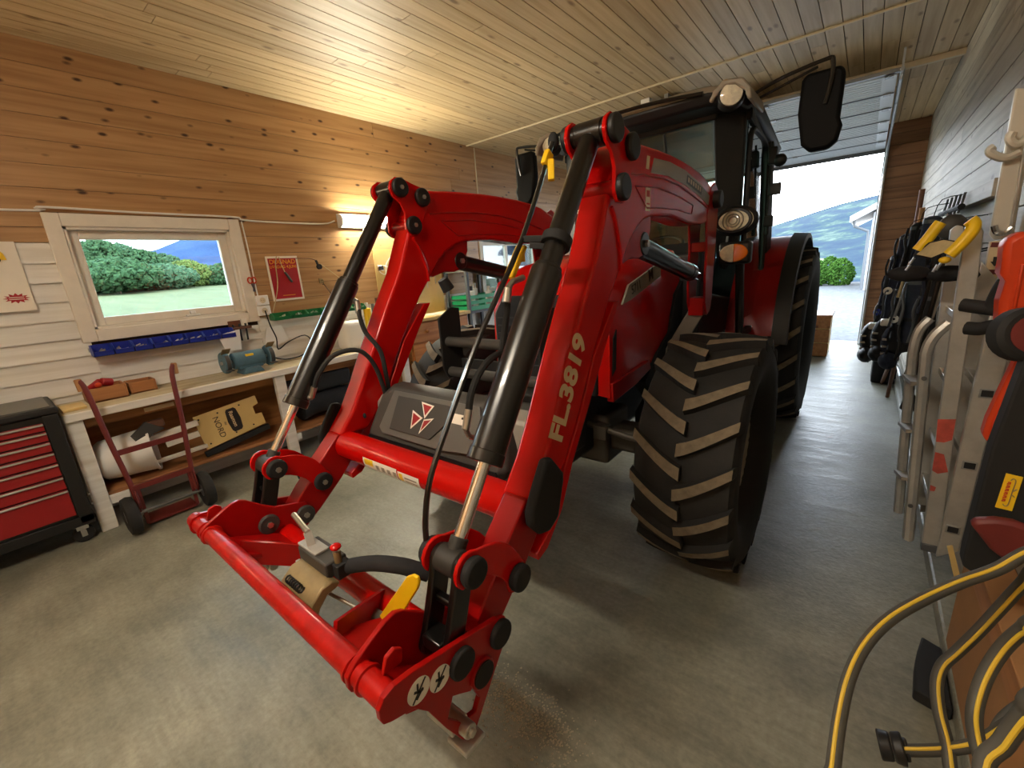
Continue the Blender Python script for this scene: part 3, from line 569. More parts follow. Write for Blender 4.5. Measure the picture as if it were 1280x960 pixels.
# ---------------------------------------------------------------- tool carriage
OUT = [(.335, .655), (.335, .683), (.35, .702), (.38, .710), (.43, .702), (.58, .662), (.72, .622), (.752, .605), (.768, .572), (.758, .535), (.70, .47), (.605, .352), (.585, .335), (.56, .338), (.545, .36), (.50, .45), (.455, .555), (.418, .604), (.36, .628), (.34, .64)]
HOLE = [(.508, .475), (.535, .53), (.595, .50), (.622, .43), (.602, .398), (.55, .415)]
INN = [(.335, .655), (.336, .685), (.36, .708), (.41, .733), (.455, .753), (.485, .757), (.51, .745), (.56, .70), (.61, .663), (.66, .648), (.70, .636), (.735, .625), (.765, .59), (.765, .55), (.73, .515), (.66, .48), (.58, .475), (.50, .53), (.42, .595), (.36, .625), (.34, .64)]
ca = MB().cyl((-2.055, .372, .668), (-.722, .372, .668), .031, n=32).build('carriage_tube', 'red_worn', TR)
for s in (1, -1):
    xo_ = XC + s * .642; xi = XC + s * .515
    for x, e in ((xi - s * .02, -1), (xi + s * .035, 1)): MB().lathe([(.031, -.006), (.037, -.004), (.037, .004), (.031, .006)], (x, .372, .668), (1, 0, 0), 28).build('tube_collar', 'red_worn', ca)
    po = MB().prism(OUT, 0, xo_ - .008, xo_ + .008, holes=[HOLE]).build('carriage_plate', 'red_dark', ca, bevel=.0025, smooth=False)
    pi_ = MB().prism(INN, 0, xi - .008, xi + .008).build('carriage_plate', 'red_dark', ca, bevel=.003)
    MB().prism([(.40, .60), (.47, .56), (.56, .50), (.60, .47), (.62, .49), (.56, .53), (.47, .60), (.41, .635)], 0, min(xi, xo_), max(xi, xo_)).build('carriage_floor', 'red_dark', ca)
    for p, r in ((PPIV, .042), (PLOW, .042)):
        for x, e in ((xo_, s), (xi, -s)):
            m = MB(); disc(m, (x + e * .014, *p), r, .020); m.build('pin_cap', 'black_matt' if e == s else 'grey_dark', ca, bevel=.005)
            if e == -s: m = MB(); disc(m, (x + e * .027, *p), .013, .010, n=6); m.build('pin_bolt', 'bolt_steel', ca)
    m = MB(); disc(m, (xo_ + s * .012, .636, .508), .044, .014); m.build('plate_ring', 'red_dark', ca, bevel=.003)
    m = MB(); disc(m, (xo_ + s * .018, .636, .508), .037, .012); m.build('plate_hole', 'black_matt', ca)
    MB().prism([(.385, .695), (.40, .735), (.425, .742), (.445, .725), (.44, .69)], 0, xo_ - s * .05 - .006, xo_ - s * .05 + .006).build('hook_ear', 'red_worn', ca, bevel=.003)
    # locking pin at the foot
    lp = MB().cyl((xo_ - s * .13, .555, .40), (xo_ + s * .035, .555, .40), .021, n=18).cyl((xo_ + s * .0, .555, .40), (xo_ + s * .045, .555, .40), .012, n=14).build('lock_pin', 'bolt_steel', ca, bevel=.003)
    MB().box((xo_ - s * .10, .515, .395), (xo_ + s * .005, .575, .418)).box((xo_ - .035, .525, .338), (xo_ + .04, .60, .354)).build('lock_bracket', 'aluminium', ca, bevel=.004)
for k, (y, z) in enumerate(((.437, .641), (.500, .617))):
    m = MB(); disc(m, (XC + .6510, y, z), .033, .0015, n=28); stc = m.build('warning_disc', 'decal_white', TR)
    c = Vector((XC + .6524, y, z)); m = MB()
    m.bar(c + Vector((0, -.022, -.022)), c + Vector((0, .022, .022)), .0012, .004, (0, -1, 1)).ball(c + Vector((0, .008, -.004)), .005, .15, 1, 1)
    m.bar(c + Vector((0, -.014, .006)), c + Vector((0, .006, -.006)), .0012, .006, (0, 1, 1)).bar(c + Vector((0, -.004, .0)), c + Vector((0, -.002, .022)), .0012, .005, (0, 1, 0)).bar(c + Vector((0, .004, -.006)), c + Vector((0, -.010, -.018)), .0012, .005, (0, 1, 0))
    m.build('pictogram', 'decal_black', stc, smooth=False)
MB().cyl((XC - .515, .635, .515), (XC + .515, .635, .515), .045, n=28).build('rear_tube', 'red_paint', ca)
for s in (1, -1):
    MB().prism([(.40, .64), (.62, .535), (.62, .515), (.40, .62)], 0, XC + s * .50, XC + s * .30).build('web_plate', 'red_dark', ca, bevel=.003)
    MB().bar((XC + s * .34, .40, .64), (XC + s * .22, .62, .53), .012, .09).build('gusset', 'red_dark', ca)
# hydraulic multi coupler on the carriage
kx = -1.33
mc = MB().prism([(.405, .575), (.425, .635), (.465, .668), (.50, .672), (.525, .655), (.515, .64), (.48, .635), (.45, .605), (.43, .56)], 0, kx - .075, kx + .13).build('coupler_mount', 'khaki_metal', TR, bevel=.006)
MB().tube([(kx - .03 + i * .0016, .432 + .010 * math.cos(i * .8), .655 + .012 * math.sin(i * .8)) for i in range(56)], .003, 6).build('spring', 'decal_black', mc)
MB().box((kx - .085, .50, .66), (kx + .10, .575, .715)).build('coupler_block', 'grey_dark', mc, bevel=.006)
MB().box((kx - .09, .505, .715), (kx + .03, .555, .724)).box((kx - .09, .485, .655), (kx + .06, .50, .664)).build('coupler_plate', 'aluminium', mc, bevel=.002)
MB().cyl((kx - .165, .54, .79), (kx - .05, .53, .765), .010, n=12).build('coupler_lever', 'bolt_steel', mc, bevel=.002)
MB().bar((kx - .055, .53, .765), (kx - .03, .525, .715), .025, .008).build('lever_plate', 'aluminium', mc)
MB().cyl((kx + .11, .54, .71), (kx + .11, .54, .75), .012, n=12).build('coupler_nipple', 'khaki_metal', mc)
MB().ball((kx + .11, .54, .765), .018, 1, 1, .6).build('dust_cap', 'red_paint', mc)
MB().box((kx + .10, .52, .66), (kx + .135, .57, .71)).build('hose_clamp', 'black_matt', mc, bevel=.004)
sl = [at(428, 710, 1, .56), at(445, 706, 1, .57), at(470, 704, 1, .59), at(500, 707, 1, .615), at(520, 712, 1, .64), at(536, 717, 1, .665)]
slv = MB().tube(smooth_path(sl, 5), .024, 14).build('hose_sleeve', 'black_cloth', mc)
LV = [(478, 776), (492, 784), (521, 737), (523, 729), (521, 722), (515, 719), (508, 721), (474, 770)]
LVp = [at(x, y, 1, .555) for x, y in LV]
yl = MB().prism([(p.x, p.z) for p in LVp], 1, .555, .565).build('release_lever', 'yellow_plastic', TR, bevel=.003)
pb_ = at(474, 780, 1, .56); MB().box((pb_.x - .04, .55, pb_.z - .03), (pb_.x + .045, .585, pb_.z + .025)).build('lever_base', 'aluminium_dark', yl, bevel=.004)
MB().cyl((kx + .06, .50, .60), (pb_.x - .02, .57, pb_.z), .006, n=8).build('lever_rod', 'bolt_steel', yl)
# ---------------------------------------------------------------- front weight block with emblem
FW = [(-.485, .86), (-.46, .815), (-.30, .79), (.30, .79), (.46, .815), (.485, .86), (.44, 1.03), (.36, 1.085), (-.36, 1.085), (-.44, 1.03)]
bl = MB(); vs = []; n = len(FW)
for (y, k, dzz) in ((1.10, .96, 0), (1.075, .90, .004), (1.46, 1.0, 0)):
    pass
rings = [(1.055, .93), (1.085, 1.0), (1.15, 1.0)]
for y, k in rings:
    for (x, z) in FW: vs.append((XC + x * k * .90 - .02, y + max(0, z - .86) * .42, .935 + (z - .935) * k))
fs = [tuple(range(n))] + [tuple(range(3 * n - 1, 2 * n - 1, -1))]
for r in range(2):
    for i in range(n): fs.append((r * n + i, r * n + (i + 1) % n, (r + 1) * n + (i + 1) % n, (r + 1) * n + i))
bl.add(vs, fs); bl = bl.build('front_weight', 'grey_dark', TR, bevel=.012, seg=3)
nv = Vector((0, -1, .42)).normalized(); ux = Vector((1, 0, 0)); uz = ux.cross(nv) * -1
if uz.z < 0: uz = -uz
def fp(x, z, o=.0): return Vector((XC - .02 + x, 1.055 + max(0, .935 + (z - .935) * .93 - .0 - .86) * .42, .935 + (z - .935) * .93)) + nv * o
def plate(name, pts, o0, o1, mat, parent, bevel=0):
    k = len(pts); vs = [fp(x, z, o0) for x, z in pts] + [fp(x, z, o1) for x, z in pts]
    fs = [tuple(range(k)), tuple(range(2 * k - 1, k - 1, -1))] + [(i, (i + 1) % k, k + (i + 1) % k, k + i) for i in range(k)]
    return MB().add(vs, fs).build(name, mat, parent, bevel=bevel, smooth=False)
plate('face_frame', [(-.33, .90), (-.27, 1.08), (.27, 1.08), (.33, .90), (.10, .875), (-.30, .875)], -.004, .006, 'grey_plastic', bl, .003)
plate('face_panel', [(-.245, .905), (-.225, 1.06), (.13, 1.06), (.13, 1.0), (.03, .905)], .002, .013, 'grey_dark', bl, .003)
plate('lower_band', [(-.44, .80), (-.40, .855), (.40, .855), (.44, .80), (.30, .785), (-.30, .785)], -.004, .003, 'black_plastic', bl)
def tri(cx, cz, pts, mat, o0, o1, nm): return plate(nm, [(cx + a, cz + b) for a, b in pts], o0, o1, mat, bl)
ex, ez = -.03, .985
for pts in ([(a * 1.2, b * 1.2) for a, b in q] for q in ([(-.022, .058), (.046, .052), (.008, .002)], [(-.062, .022), (-.002, .002), (-.056, -.046)], [(.056, .010), (.006, -.002), (-.008, -.056)])):
    cxm = sum(p[0] for p in pts) / 3; czm = sum(p[1] for p in pts) / 3
    tri(ex, ez, pts, 'decal_white', .012, .0142, 'emblem_border'); tri(ex, ez, [(cxm + (a - cxm) * .70, czm + (b - czm) * .70) for a, b in pts], 'tool_red', .013, .0152, 'emblem')
plate('name_badge', [(.14, .995), (.14, 1.035), (.21, 1.035), (.21, .995)], .004, .0085, 'decal_white', bl)
MB().ball(fp(.195, 1.022, .0085), .005).build('badge_screw', 'decal_black', bl)
for (x, z) in ((-.47, .93),): MB().ball(fp(x, z, .0), .014, .6, .6, 1).build('weight_eye', 'black_matt', bl)
m = MB(); m.ball(fp(-.13, .82, .0), .009, 1, 1, 1.3); m.build('grease_nipple', 'bolt_steel', bl)
MB().prism([(XC - .50, .76), (XC - .50, .98), (XC - .44, 1.03), (XC + .44, 1.03), (XC + .50, .98), (XC + .50, .76)], 1, 1.165, 1.30).build('weight_body', 'light_grey', TR, bevel=.015)
# grille guard behind the weight
gg = MB().box((XC - .31, 1.60, 1.05), (XC + .31, 1.615, 1.13)).build('grille_guard', 'black_matt', TR, bevel=.003)
for s in (1, -1): MB().prism([(1.47, 1.36), (1.56, 1.41), (1.62, 1.40), (1.62, 1.05), (1.50, 1.04), (1.47, 1.10)], 0, XC + s * .31 - .006, XC + s * .31 + .006).build('guard_plate', 'black_matt', gg, bevel=.003)
for z in (1.235, 1.075): MB().cyl((XC - .31, 1.52, z), (XC + .31, 1.52, z), .026, n=18).build('guard_bar', 'grey_dark', gg)
MB().box((XC - .26, 1.55, .60), (XC + .26, 1.95, .90)).box((XC - .22, 1.35, .62), (XC + .22, 1.56, .85)).build('front_support', 'chassis', TR, bevel=.02)
# ---------------------------------------------------------------- hood
HS = [(1.96, .37, 1.47, .90), (1.985, .385, 1.55, .885), (2.10, .385, 1.60, .89), (2.35, .38, 1.635, .91), (2.7, .375, 1.66, .98), (3.1, .37, 1.67, 1.06)]
vs = []; fs = []
K = 12
for (y, hw, zt, zb) in HS:
    k = .90 if y < 1.97 else 1
    prof = [(-hw * k, zb), (-hw * k, zb + (zt - zb) * .45), (-hw * .97 * k, zt - .13), (-hw * .86 * k, zt - .045), (-hw * .55 * k, zt - .008), (-.1, zt), (.1, zt), (hw * .55 * k, zt - .008), (hw * .86 * k, zt - .045), (hw * .97 * k, zt - .13), (hw * k, zb + (zt - zb) * .45), (hw * k, zb)]
    vs += [(XC + x, y, z) for x, z in prof]
for i in range(len(HS) - 1):
    for k in range(K - 1): fs.append((i * K + k, i * K + k + 1, (i + 1) * K + k + 1, (i + 1) * K + k))
fs.append(tuple(range(K))); fs.append(tuple(range(len(HS) * K - 1, (len(HS) - 1) * K - 1, -1)))
hd = MB().add(vs, fs).build('hood', 'red_paint', TR, angle=50)
for s in (1, -1):
    x = XC + s * .405
    MB().prism([(2.02, 1.20), (2.06, 1.24), (2.05, 1.03), (2.01, 1.0)], 0, XC + s * .38, XC + s * .389).build('side_vent', 'black_matt', hd, smooth=False)
    sd = MB().prism([(2.12, 1.36), (2.20, 1.455), (2.66, 1.56), (2.66, 1.475), (2.22, 1.375)], 0, XC + s * .383, XC + s * .394).build('stripe_decal', 'decal_grey', hd, smooth=False)
    MB().prism([(1.99, .965), (2.50, .985), (2.52, .93), (2.3, .885), (2.0, .86)], 0, XC + s * .36, XC + s * .398).build('lower_panel', 'red_dark', hd, bevel=.004)
    MB().prism([(2.62, .99), (2.86, 1.10), (2.96, 1.34), (3.1, 1.42), (3.1, .80), (2.62, .72), (2.45, .86)], 0, XC + s * .30, XC + s * .3905).build('engine_bay', 'black_matt', hd)
text_mesh('model_number', '5711', .066, 'decal_black', hd, (XC + .3952, 2.235, 1.402), (0, 1, .235), (0, -.2, 1), .0004, bold=.001)
text_mesh('model_number', 'M', .10, 'decal_black', hd, (XC + .3952, 2.47, 1.452), (0, 1, .235), (0, -.1, 1), .0004, bold=.001)
gr = MB().prism([(XC - .33, .90), (XC - .33, 1.33), (XC - .26, 1.43), (XC + .26, 1.43), (XC + .33, 1.33), (XC + .33, .90)], 1, 1.93, 1.975).build('grille', 'black_matt', TR, bevel=.01)
for k in range(9): MB().box((XC - .30, 1.918, .94 + k * .045), (XC + .30, 1.934, .95 + k * .045)).build('grille_slat', 'black_plastic', gr, smooth=False)
# ---------------------------------------------------------------- chassis and axles
MB().box((XC - .21, 1.70, .50), (XC + .21, 3.4, .93)).box((XC - .26, 3.2, .48), (XC + .26, 5.1, 1.05)).build('chassis', 'chassis', TR, bevel=.03)
ax = MB().box((XC - .70, 2.17, .50), (XC + .70, 2.37, .635)).box((XC - .30, 2.12, .42), (XC + .30, 2.42, .72)).build('front_axle', 'axle_grey', TR, bevel=.025)
for s in (1, -1):
    MB().cyl((XC + s * .55, 2.27, .60), (XC + s * .80, 2.27, .60), .12, .10, 20).build('axle_hub', 'chassis', ax)
    MB().tube([(XC + s * .20, 2.06, .69), (XC + s * .45, 2.05, .66), (XC + s * .66, 2.10, .63)], .018, 10).box((XC + s * .30 - .04, 2.02, .62), (XC + s * .30 + .04, 2.09, .70)).build('tie_rod', 'axle_grey', ax, bevel=.004)
MB().cyl((XC - .85, 4.78, .80), (XC + .85, 4.78, .80), .14, n=20).build('rear_axle', 'chassis', TR)
# ---------------------------------------------------------------- wheels
def wheel(name, cx, cy, r, w, rim, nl, lug_w, rise, side):
    c = Vector((cx, cy, r)); rt = r - .035; hw = w / 2
    rimm = MB().lathe([(rim * .25, -.02), (rim * .9, .03), (rim * .96, .10), (rim * 1.0, .13), (rim * 1.0, -.13), (rim * .96, -.10), (rim * .9, -.05), (rim * .25, -.05), (rim * .25, -.02)], c, (side, 0, 0), 36)
    wo = rimm.build(name, 'aluminium_dark', TR, org=c)
    MB().lathe([(rim * .98, -hw * .62), (rim * 1.10, -hw * .90), (rt * .80, -hw * 1.04), (rt * .92, -hw * 1.03), (rt * .975, -hw * .95), (rt * .995, -hw * .5), (rt, 0), (rt * .995, hw * .5), (rt * .975, hw * .95), (rt * .92, hw * 1.03), (rt * .80, hw * 1.04), (rim * 1.10, hw * .90), (rim * .98, hw * .62), (rim * .98, -hw * .62)], c, (1, 0, 0), 56).build('tyre', 'rubber', wo, org=c)
    MB().cyl(c, c + Vector((side * .10, 0, 0)), rim * .32, rim * .22, 18).build('hub_cap', 'chassis', wo, org=c)
    # one lug per side as shared mesh, chevrons point down at the front
    for sd in (1, -1):
        N = 7; vs = []; fs = []; mi = []
        for i in range(N):
            t = i / (N - 1); x = sd * (-.012 + t * (hw * 1.0 + .012)); a = rise * (t ** 1.25) ; wd = lug_w * (1.12 - .25 * t)
            rr = rt * (1 - .028 * t ** 3)
            for (da, h) in ((-wd / 2 - .007, -.006), (-wd / 2, 1), (wd / 2, 1), (wd / 2 + .007, -.006)):
                hh = h if h < 0 else .037 * (1 - .12 * t); R_ = rr + hh; an = a + da / r
                vs.append(Vector((x, -math.cos(an) * R_, math.sin(an) * R_)))
        # shoulder end
        for (da, h) in ((-lug_w * .40 - .007, 0), (-lug_w * .40, 0), (lug_w * .40, 0), (lug_w * .40 + .007, 0)):
            an = rise * 1.06 + da / r; R_ = rt * .93; vs.append(Vector((sd * hw * 1.035, -math.cos(an) * R_, math.sin(an) * R_)))
        for i in range(N):
            for k in range(3):
                fs.append((i * 4 + k, i * 4 + k + 1, i * 4 + k + 5, i * 4 + k + 4)); mi.append(1 if (k == 1 and i < N - 1) else 0)
        fs.append((0, 1, 2, 3)); mi.append(0)
        me = MB(); me.v = [v + c for v in vs]; me.f = fs; me.m = mi
        l0 = me.build('lug', ['rubber', 'rubber_dust'], wo, smooth=False, org=c)
        for k in range(1, nl):
            dup(l0, wo, rot=(-(2 * PI * (k + (0)) / nl), 0, 0))
        if sd == -1:
            for ch in wo.children:
                if ch.data == l0.data: ch.rotation_euler.x += -PI / nl
    return wo
wheel('front_wheel', -.528, 2.27, .60, .42, .33, 19, .050, .24, 1); wheel('front_wheel', 2 * XC + .528, 2.27, .60, .42, .33, 19, .050, .24, -1)
wheel('rear_wheel', -.575, 4.78, .80, .46, .46, 22, .055, .22, 1); wheel('rear_wheel', 2 * XC + .575, 4.78, .80, .46, .46, 22, .055, .22, -1)
# ---------------------------------------------------------------- cab
cb = MB().prism([(3.10, .95), (3.10, 1.60), (3.30, 1.68), (3.45, 1.30), (4.2, 1.20), (4.75, 1.55), (4.75, .95)], 0, XC - .50, XC + .50).build('cab_base', 'black_plastic', TR, bevel=.02)
fr = MB()
for s in (1, -1):
    def P(x, y, z): return Vector((XC + s * x, y, z))
    def post(b, t):
        vs = [P(*p) for p in b] + [P(*p) for p in t]; k = len(b); fr.add(vs, [tuple(range(k)), tuple(range(2 * k - 1, k - 1, -1))] + [(i, (i + 1) % k, k + (i + 1) % k, k + i) for i in range(k)])
    post([(.555, 3.26, 1.55), (.67, 3.36, 1.55), (.665, 3.43, 1.55), (.55, 3.33, 1.55)], [(.50, 3.24, 2.46), (.665, 3.36, 2.46), (.66, 3.43, 2.46), (.49, 3.31, 2.46)])
    post([(.70, 4.32, 1.3), (.72, 4.42, 1.3), (.66, 4.42, 1.3), (.66, 4.32, 1.3)], [(.67, 4.22, 2.42), (.69, 4.32, 2.42), (.63, 4.32, 2.42), (.63, 4.22, 2.42)])
    post([(.66, 4.76, 1.5), (.66, 4.82, 1.5), (.60, 4.82, 1.5), (.60, 4.76, 1.5)], [(.62, 4.66, 2.42), (.62, 4.72, 2.42), (.56, 4.72, 2.42), (.56, 4.66, 2.42)])
    fr.bar(P(.665, 3.38, 2.43), P(.60, 4.70, 2.40), .06, .07); fr.bar(P(.675, 3.40, 1.56), P(.675, 3.55, .98), .05, .06); fr.bar(P(.675, 3.55, .98), P(.67, 4.0, .98), .05, .05)
fr.bar((XC - .52, 3.28, 2.45), (XC + .52, 3.28, 2.45), .09, .09); fr.bar((XC - .60, 4.70, 2.42), (XC + .60, 4.70, 2.42), .07, .07); fr.bar((XC - .62, 4.79, 1.52), (XC + .62, 4.79, 1.52), .05, .05)
fr.build('cab_frame', 'black_plastic', cb, bevel=.010)
def sheet(name, a, b, c, d, mat, parent, th=.006):
    a, b, c, d = map(Vector, (a, b, c, d)); n = (b - a).cross(d - a).normalized() * th
    return MB().add([a, b, c, d, a + n, b + n, c + n, d + n], [(0, 1, 2, 3), (7, 6, 5, 4), (0, 4, 5, 1), (1, 5, 6, 2), (2, 6, 7, 3), (3, 7, 4, 0)]).build(name, mat, parent, smooth=False)
sheet('windshield', (XC - .545, 3.285, 1.62), (XC + .545, 3.285, 1.62), (XC + .49, 3.265, 2.42), (XC - .49, 3.265, 2.42), 'cab_glass', cb)
sheet('rear_window', (XC - .60, 4.79, 1.55), (XC + .60, 4.79, 1.55), (XC + .56, 4.69, 2.40), (XC - .56, 4.69, 2.40), 'cab_glass', cb)
for s in (1, -1):
    dg = sheet('door_glass', (XC + s * .672, 3.42, 1.10), (XC + s * .685, 4.34, 1.10), (XC + s * .655, 4.24, 2.40), (XC + s * .665, 3.42, 2.40), 'cab_glass', cb)
    MB().tube(smooth_path([(XC + s * .685, 3.45, 1.0), (XC + s * .68, 3.45, 1.6), (XC + s * .675, 3.46, 2.2), (XC + s * .672, 3.54, 2.36), (XC + s * .668, 3.80, 2.385), (XC + s * .668, 4.05, 2.36), (XC + s * .68, 4.12, 2.2), (XC + s * .69, 4.16, 1.5), (XC + s * .69, 4.1, 1.05)], 4), .018, 8).build('door_frame', 'black_plastic', cb)
    sheet('quarter_glass', (XC + s * .66, 4.42, 1.5), (XC + s * .64, 4.78, 1.5), (XC + s * .60, 4.68, 2.40), (XC + s * .63, 4.32, 2.40), 'cab_glass', cb)
    MB().tube([(XC + s * .72, 4.02, 2.36), (XC + s * .72, 4.02, 1.78)], .008, 8).build('grab_rail', 'black_paint', cb)
    MB().box((XC + s * .70, 3.98, 2.20), (XC + s * .76, 4.06, 2.32)).ball((XC + s * .78, 4.0, 2.22), .045, 1, .8, 1).build('work_light', 'black_plastic', cb, bevel=.01)
    MB().box((XC + s * .72, 4.0, 1.985), (XC + s * .80, 4.03, 2.07)).build('side_reflector', 'black_plastic', cb, bevel=.008)
    MB().box((XC + s * .70, 3.99, 1.76), (XC + s * .765, 4.04, 1.84)).cyl((XC + s * .73, 4.01, 1.70), (XC + s * .73, 4.01, 1.78), .014, n=10).build('door_latch', 'black_plastic', cb, bevel=.006)
    # mirror on a bent arm
    mi_ = MB().prism([(-.105, .0), (-.10, .17), (-.08, .20), (.08, .20), (.105, .17), (.10, -.06), (.115, -.10), (.10, -.18), (.06, -.215), (-.03, -.215), (-.075, -.17), (-.095, -.06)], 1, 3.30, 3.37)
    for v in mi_.v: v.x = XC + s * (1.055 + v.x) ; v.z += 2.34
    mo = mi_.build('mirror', 'mirror_black', TR, bevel=.02, seg=3)
    MB().tube(smooth_path([(XC + s * .67, 3.32, 2.50), (XC + s * .85, 3.28, 2.545), (XC + s * 1.06, 3.27, 2.575), (XC + s * 1.10, 3.27, 2.56), (XC + s * 1.095, 3.28, 2.45), (XC + s * 1.08, 3.29, 2.36)], 5), .011, 8).tube([(XC + s * .68, 3.33, 2.47), (XC + s * 1.03, 3.29, 2.555)], .008, 8).build('mirror_arm', 'black_paint', mo)
    # head light and indicator pod
    hl = MB().tube([(XC + s * .60, 3.28, 1.50), (XC + s * .64, 3.22, 1.58), (XC + s * .66, 3.2, 1.76)], .03, 8).lathe([(.001, .05), (.10, .045), (.128, .01), (.128, -.03), (.001, -.03)], (0, 0, 0), (0, -1, 0), 28)
    for i in range(len(hl.v)):
        v = hl.v[i]
        if v.length < .2: hl.v[i] = Vector((XC + s * .685 + v.x * 1.02, 3.14 - v.y * -1, 1.775 + v.z * .72))
    hl = hl.build('headlight', 'black_plastic', TR)
    m = MB().lathe([(.001, .0), (.07, -.004), (.108, -.018), (.112, -.03)], (0, 0, 0), (0, 1, 0), 28)
    for v in m.v: v.x = XC + s * .685 + v.x * 1.02; v.y = 3.085 - v.y * 1.0; v.z = 1.775 + v.z * .70
    m.build('headlight_lens', 'clear_lens', hl)
    m = MB()
    for rr in (.02, .035, .055): m.lathe([(rr, -.002), (rr + .006, -.006), (rr + .006, .0)], (XC + s * .685, 3.082, 1.775), (0, -1, 0), 20)
    m.build('lens_ring', 'bolt_steel', hl)
    il = MB().box((XC + s * .60, 3.12, 1.51), (XC + s * .79, 3.20, 1.65)).build('indicator', 'black_plastic', TR, bevel=.02)
    for q, mat in ((0, 'clear_lens'), (1, 'amber_lens')):
        m = MB(); vs = [(0, 3.108, 0)] ; n = 12
        a0 = PI / 2 if (q == 0) == (s == 1) else -PI / 2
        pts = [(math.cos(a0 + PI * i / n) * .082, math.sin(a0 + PI * i / n) * .056) for i in range(n + 1)]
        m.prism([(XC + s * .695 + x, 1.58 + z) for x, z in pts], 1, 3.098, 3.125); m.build('indicator_lens', mat, il, bevel=.006)
    # rear fender: red shell with black edge
    fv = []; K = 13
    for i in range(K):
        a = math.radians(8 + 150 * i / (K - 1)); R_ = .90
        for (x, k) in ((.50, R_), (.85, R_), (.85, R_ - .03), (.50, R_ - .03)): fv.append((XC + s * x, 4.78 - math.cos(a) * k, .80 + math.sin(a) * k))
    ff = [(0, 1, 2, 3), tuple(4 * (K - 1) + j for j in (3, 2, 1, 0))]
    for i in range(K - 1):
        for k in range(4): ff.append((i * 4 + k, i * 4 + (k + 1) % 4, (i + 1) * 4 + (k + 1) % 4, (i + 1) * 4 + k))
    fe = MB().add(fv, ff).build('fender', 'red_dark', TR, angle=50)
    fv2 = []
    for i in range(K):
        a = math.radians(4 + 156 * i / (K - 1))
        for (x, k) in ((.84, .925), (.945, .912), (.95, .87), (.86, .875)): fv2.append((XC + s * x, 4.78 - math.cos(a) * k, .80 + math.sin(a) * k))
    MB().add(fv2, ff).build('fender_edge', 'black_plastic', fe, angle=50)
    # steps at the door
    for z in (.42, .72): MB().box((XC + s * .60, 3.52, z), (XC + s * .82, 3.86, z + .03)).build('step', 'black_plastic', TR, bevel=.006)
# roof with lights
rv = []; RP = [(-.52, 3.02), (.52, 3.02), (.68, 3.14), (.72, 3.6), (.70, 4.6), (.62, 4.92), (-.62, 4.92), (-.70, 4.6), (-.72, 3.6), (-.68, 3.14)]
for z, k in ((2.44, .97), (2.50, 1.0), (2.545, .97), (2.60, .80)):
    for x, y in RP: rv.append((XC + x * k, 3.95 + (y - 3.95) * k, z - (.10 if y > 4.4 else 0) * (1 if z > 2.48 else .6)))
n = len(RP); rf = [tuple(range(n - 1, -1, -1)), tuple(range(3 * n, 4 * n))]
for j in range(3):
    for i in range(n): rf.append((j * n + i, j * n + (i + 1) % n, (j + 1) * n + (i + 1) % n, (j + 1) * n + i))
rfm = MB(); rfm.add(rv, rf); rfm.m = [1] + [0] + [1] * n + [0] * (2 * n)
ro = rfm.build('roof', ['decal_grey', 'black_plastic'], TR, bevel=.015, seg=3, angle=50)
for s in (1, -1):
    c = Vector((XC + s * .635, 3.08, 2.475)); ax_ = Vector((s * .30, -.95, -.05)).normalized()
    MB().prism([(XC + s * .52, 2.46), (XC + s * .54, 2.51), (XC + s * .60, 2.555), (XC + s * .70, 2.54), (XC + s * .745, 2.48), (XC + s * .755, 2.42), (XC + s * .73, 2.42), (XC + s * .715, 2.47), (XC + s * .66, 2.515), (XC + s * .61, 2.52), (XC + s * .555, 2.475), (XC + s * .54, 2.45)], 1, 3.04, 3.42).build('light_cowl', 'decal_grey', ro, bevel=.01)
    MB().cyl(c - ax_ * .06, c + ax_ * .02, .080, .072, 22).build('roof_light_housing', 'black_plastic', ro, bevel=.01)
    m = MB().lathe([(.001, .028), (.040, .026), (.058, .022), (.062, .012)], c + ax_ * .005, ax_, 22); m.build('roof_light_lens', 'clear_lens', ro)
MB().tube(smooth_path([(XC - .55, 3.0, 2.50), (XC - .2, 2.98, 2.52), (XC + .2, 2.98, 2.52), (XC + .50, 3.0, 2.50)], 4), .012, 8).build('roof_rail', 'black_paint', ro)
MB().tube([(XC + .18, 3.26, 2.40), (XC + .22, 3.24, 2.12), (XC + .15, 3.25, 1.95)], .008, 6).build('wiper', 'black_matt', cb)
# cab interior
MB().box((XC - .25, 4.05, 1.15), (XC + .25, 4.50, 1.32)).box((XC - .24, 4.46, 1.30), (XC + .24, 4.58, 1.98)).build('seat', 'black_cloth', cb, bevel=.05, seg=3)
sw = MB().tube([(XC + .19 * math.cos(2 * PI * i / 24), 3.68 + .17 * math.sin(2 * PI * i / 24), 1.66 + .09 * math.sin(2 * PI * i / 24)) for i in range(25)], .015, 8).cyl((XC, 3.50, 1.25), (XC, 3.68, 1.65), .035, n=12)
for a in (0, 2.1, 4.2): sw.bar((XC, 3.68, 1.66), (XC + .18 * math.cos(a), 3.68 + .16 * math.sin(a), 1.66 + .085 * math.sin(a)), .03, .012)
sw.build('steering_wheel', 'black_plastic', cb)
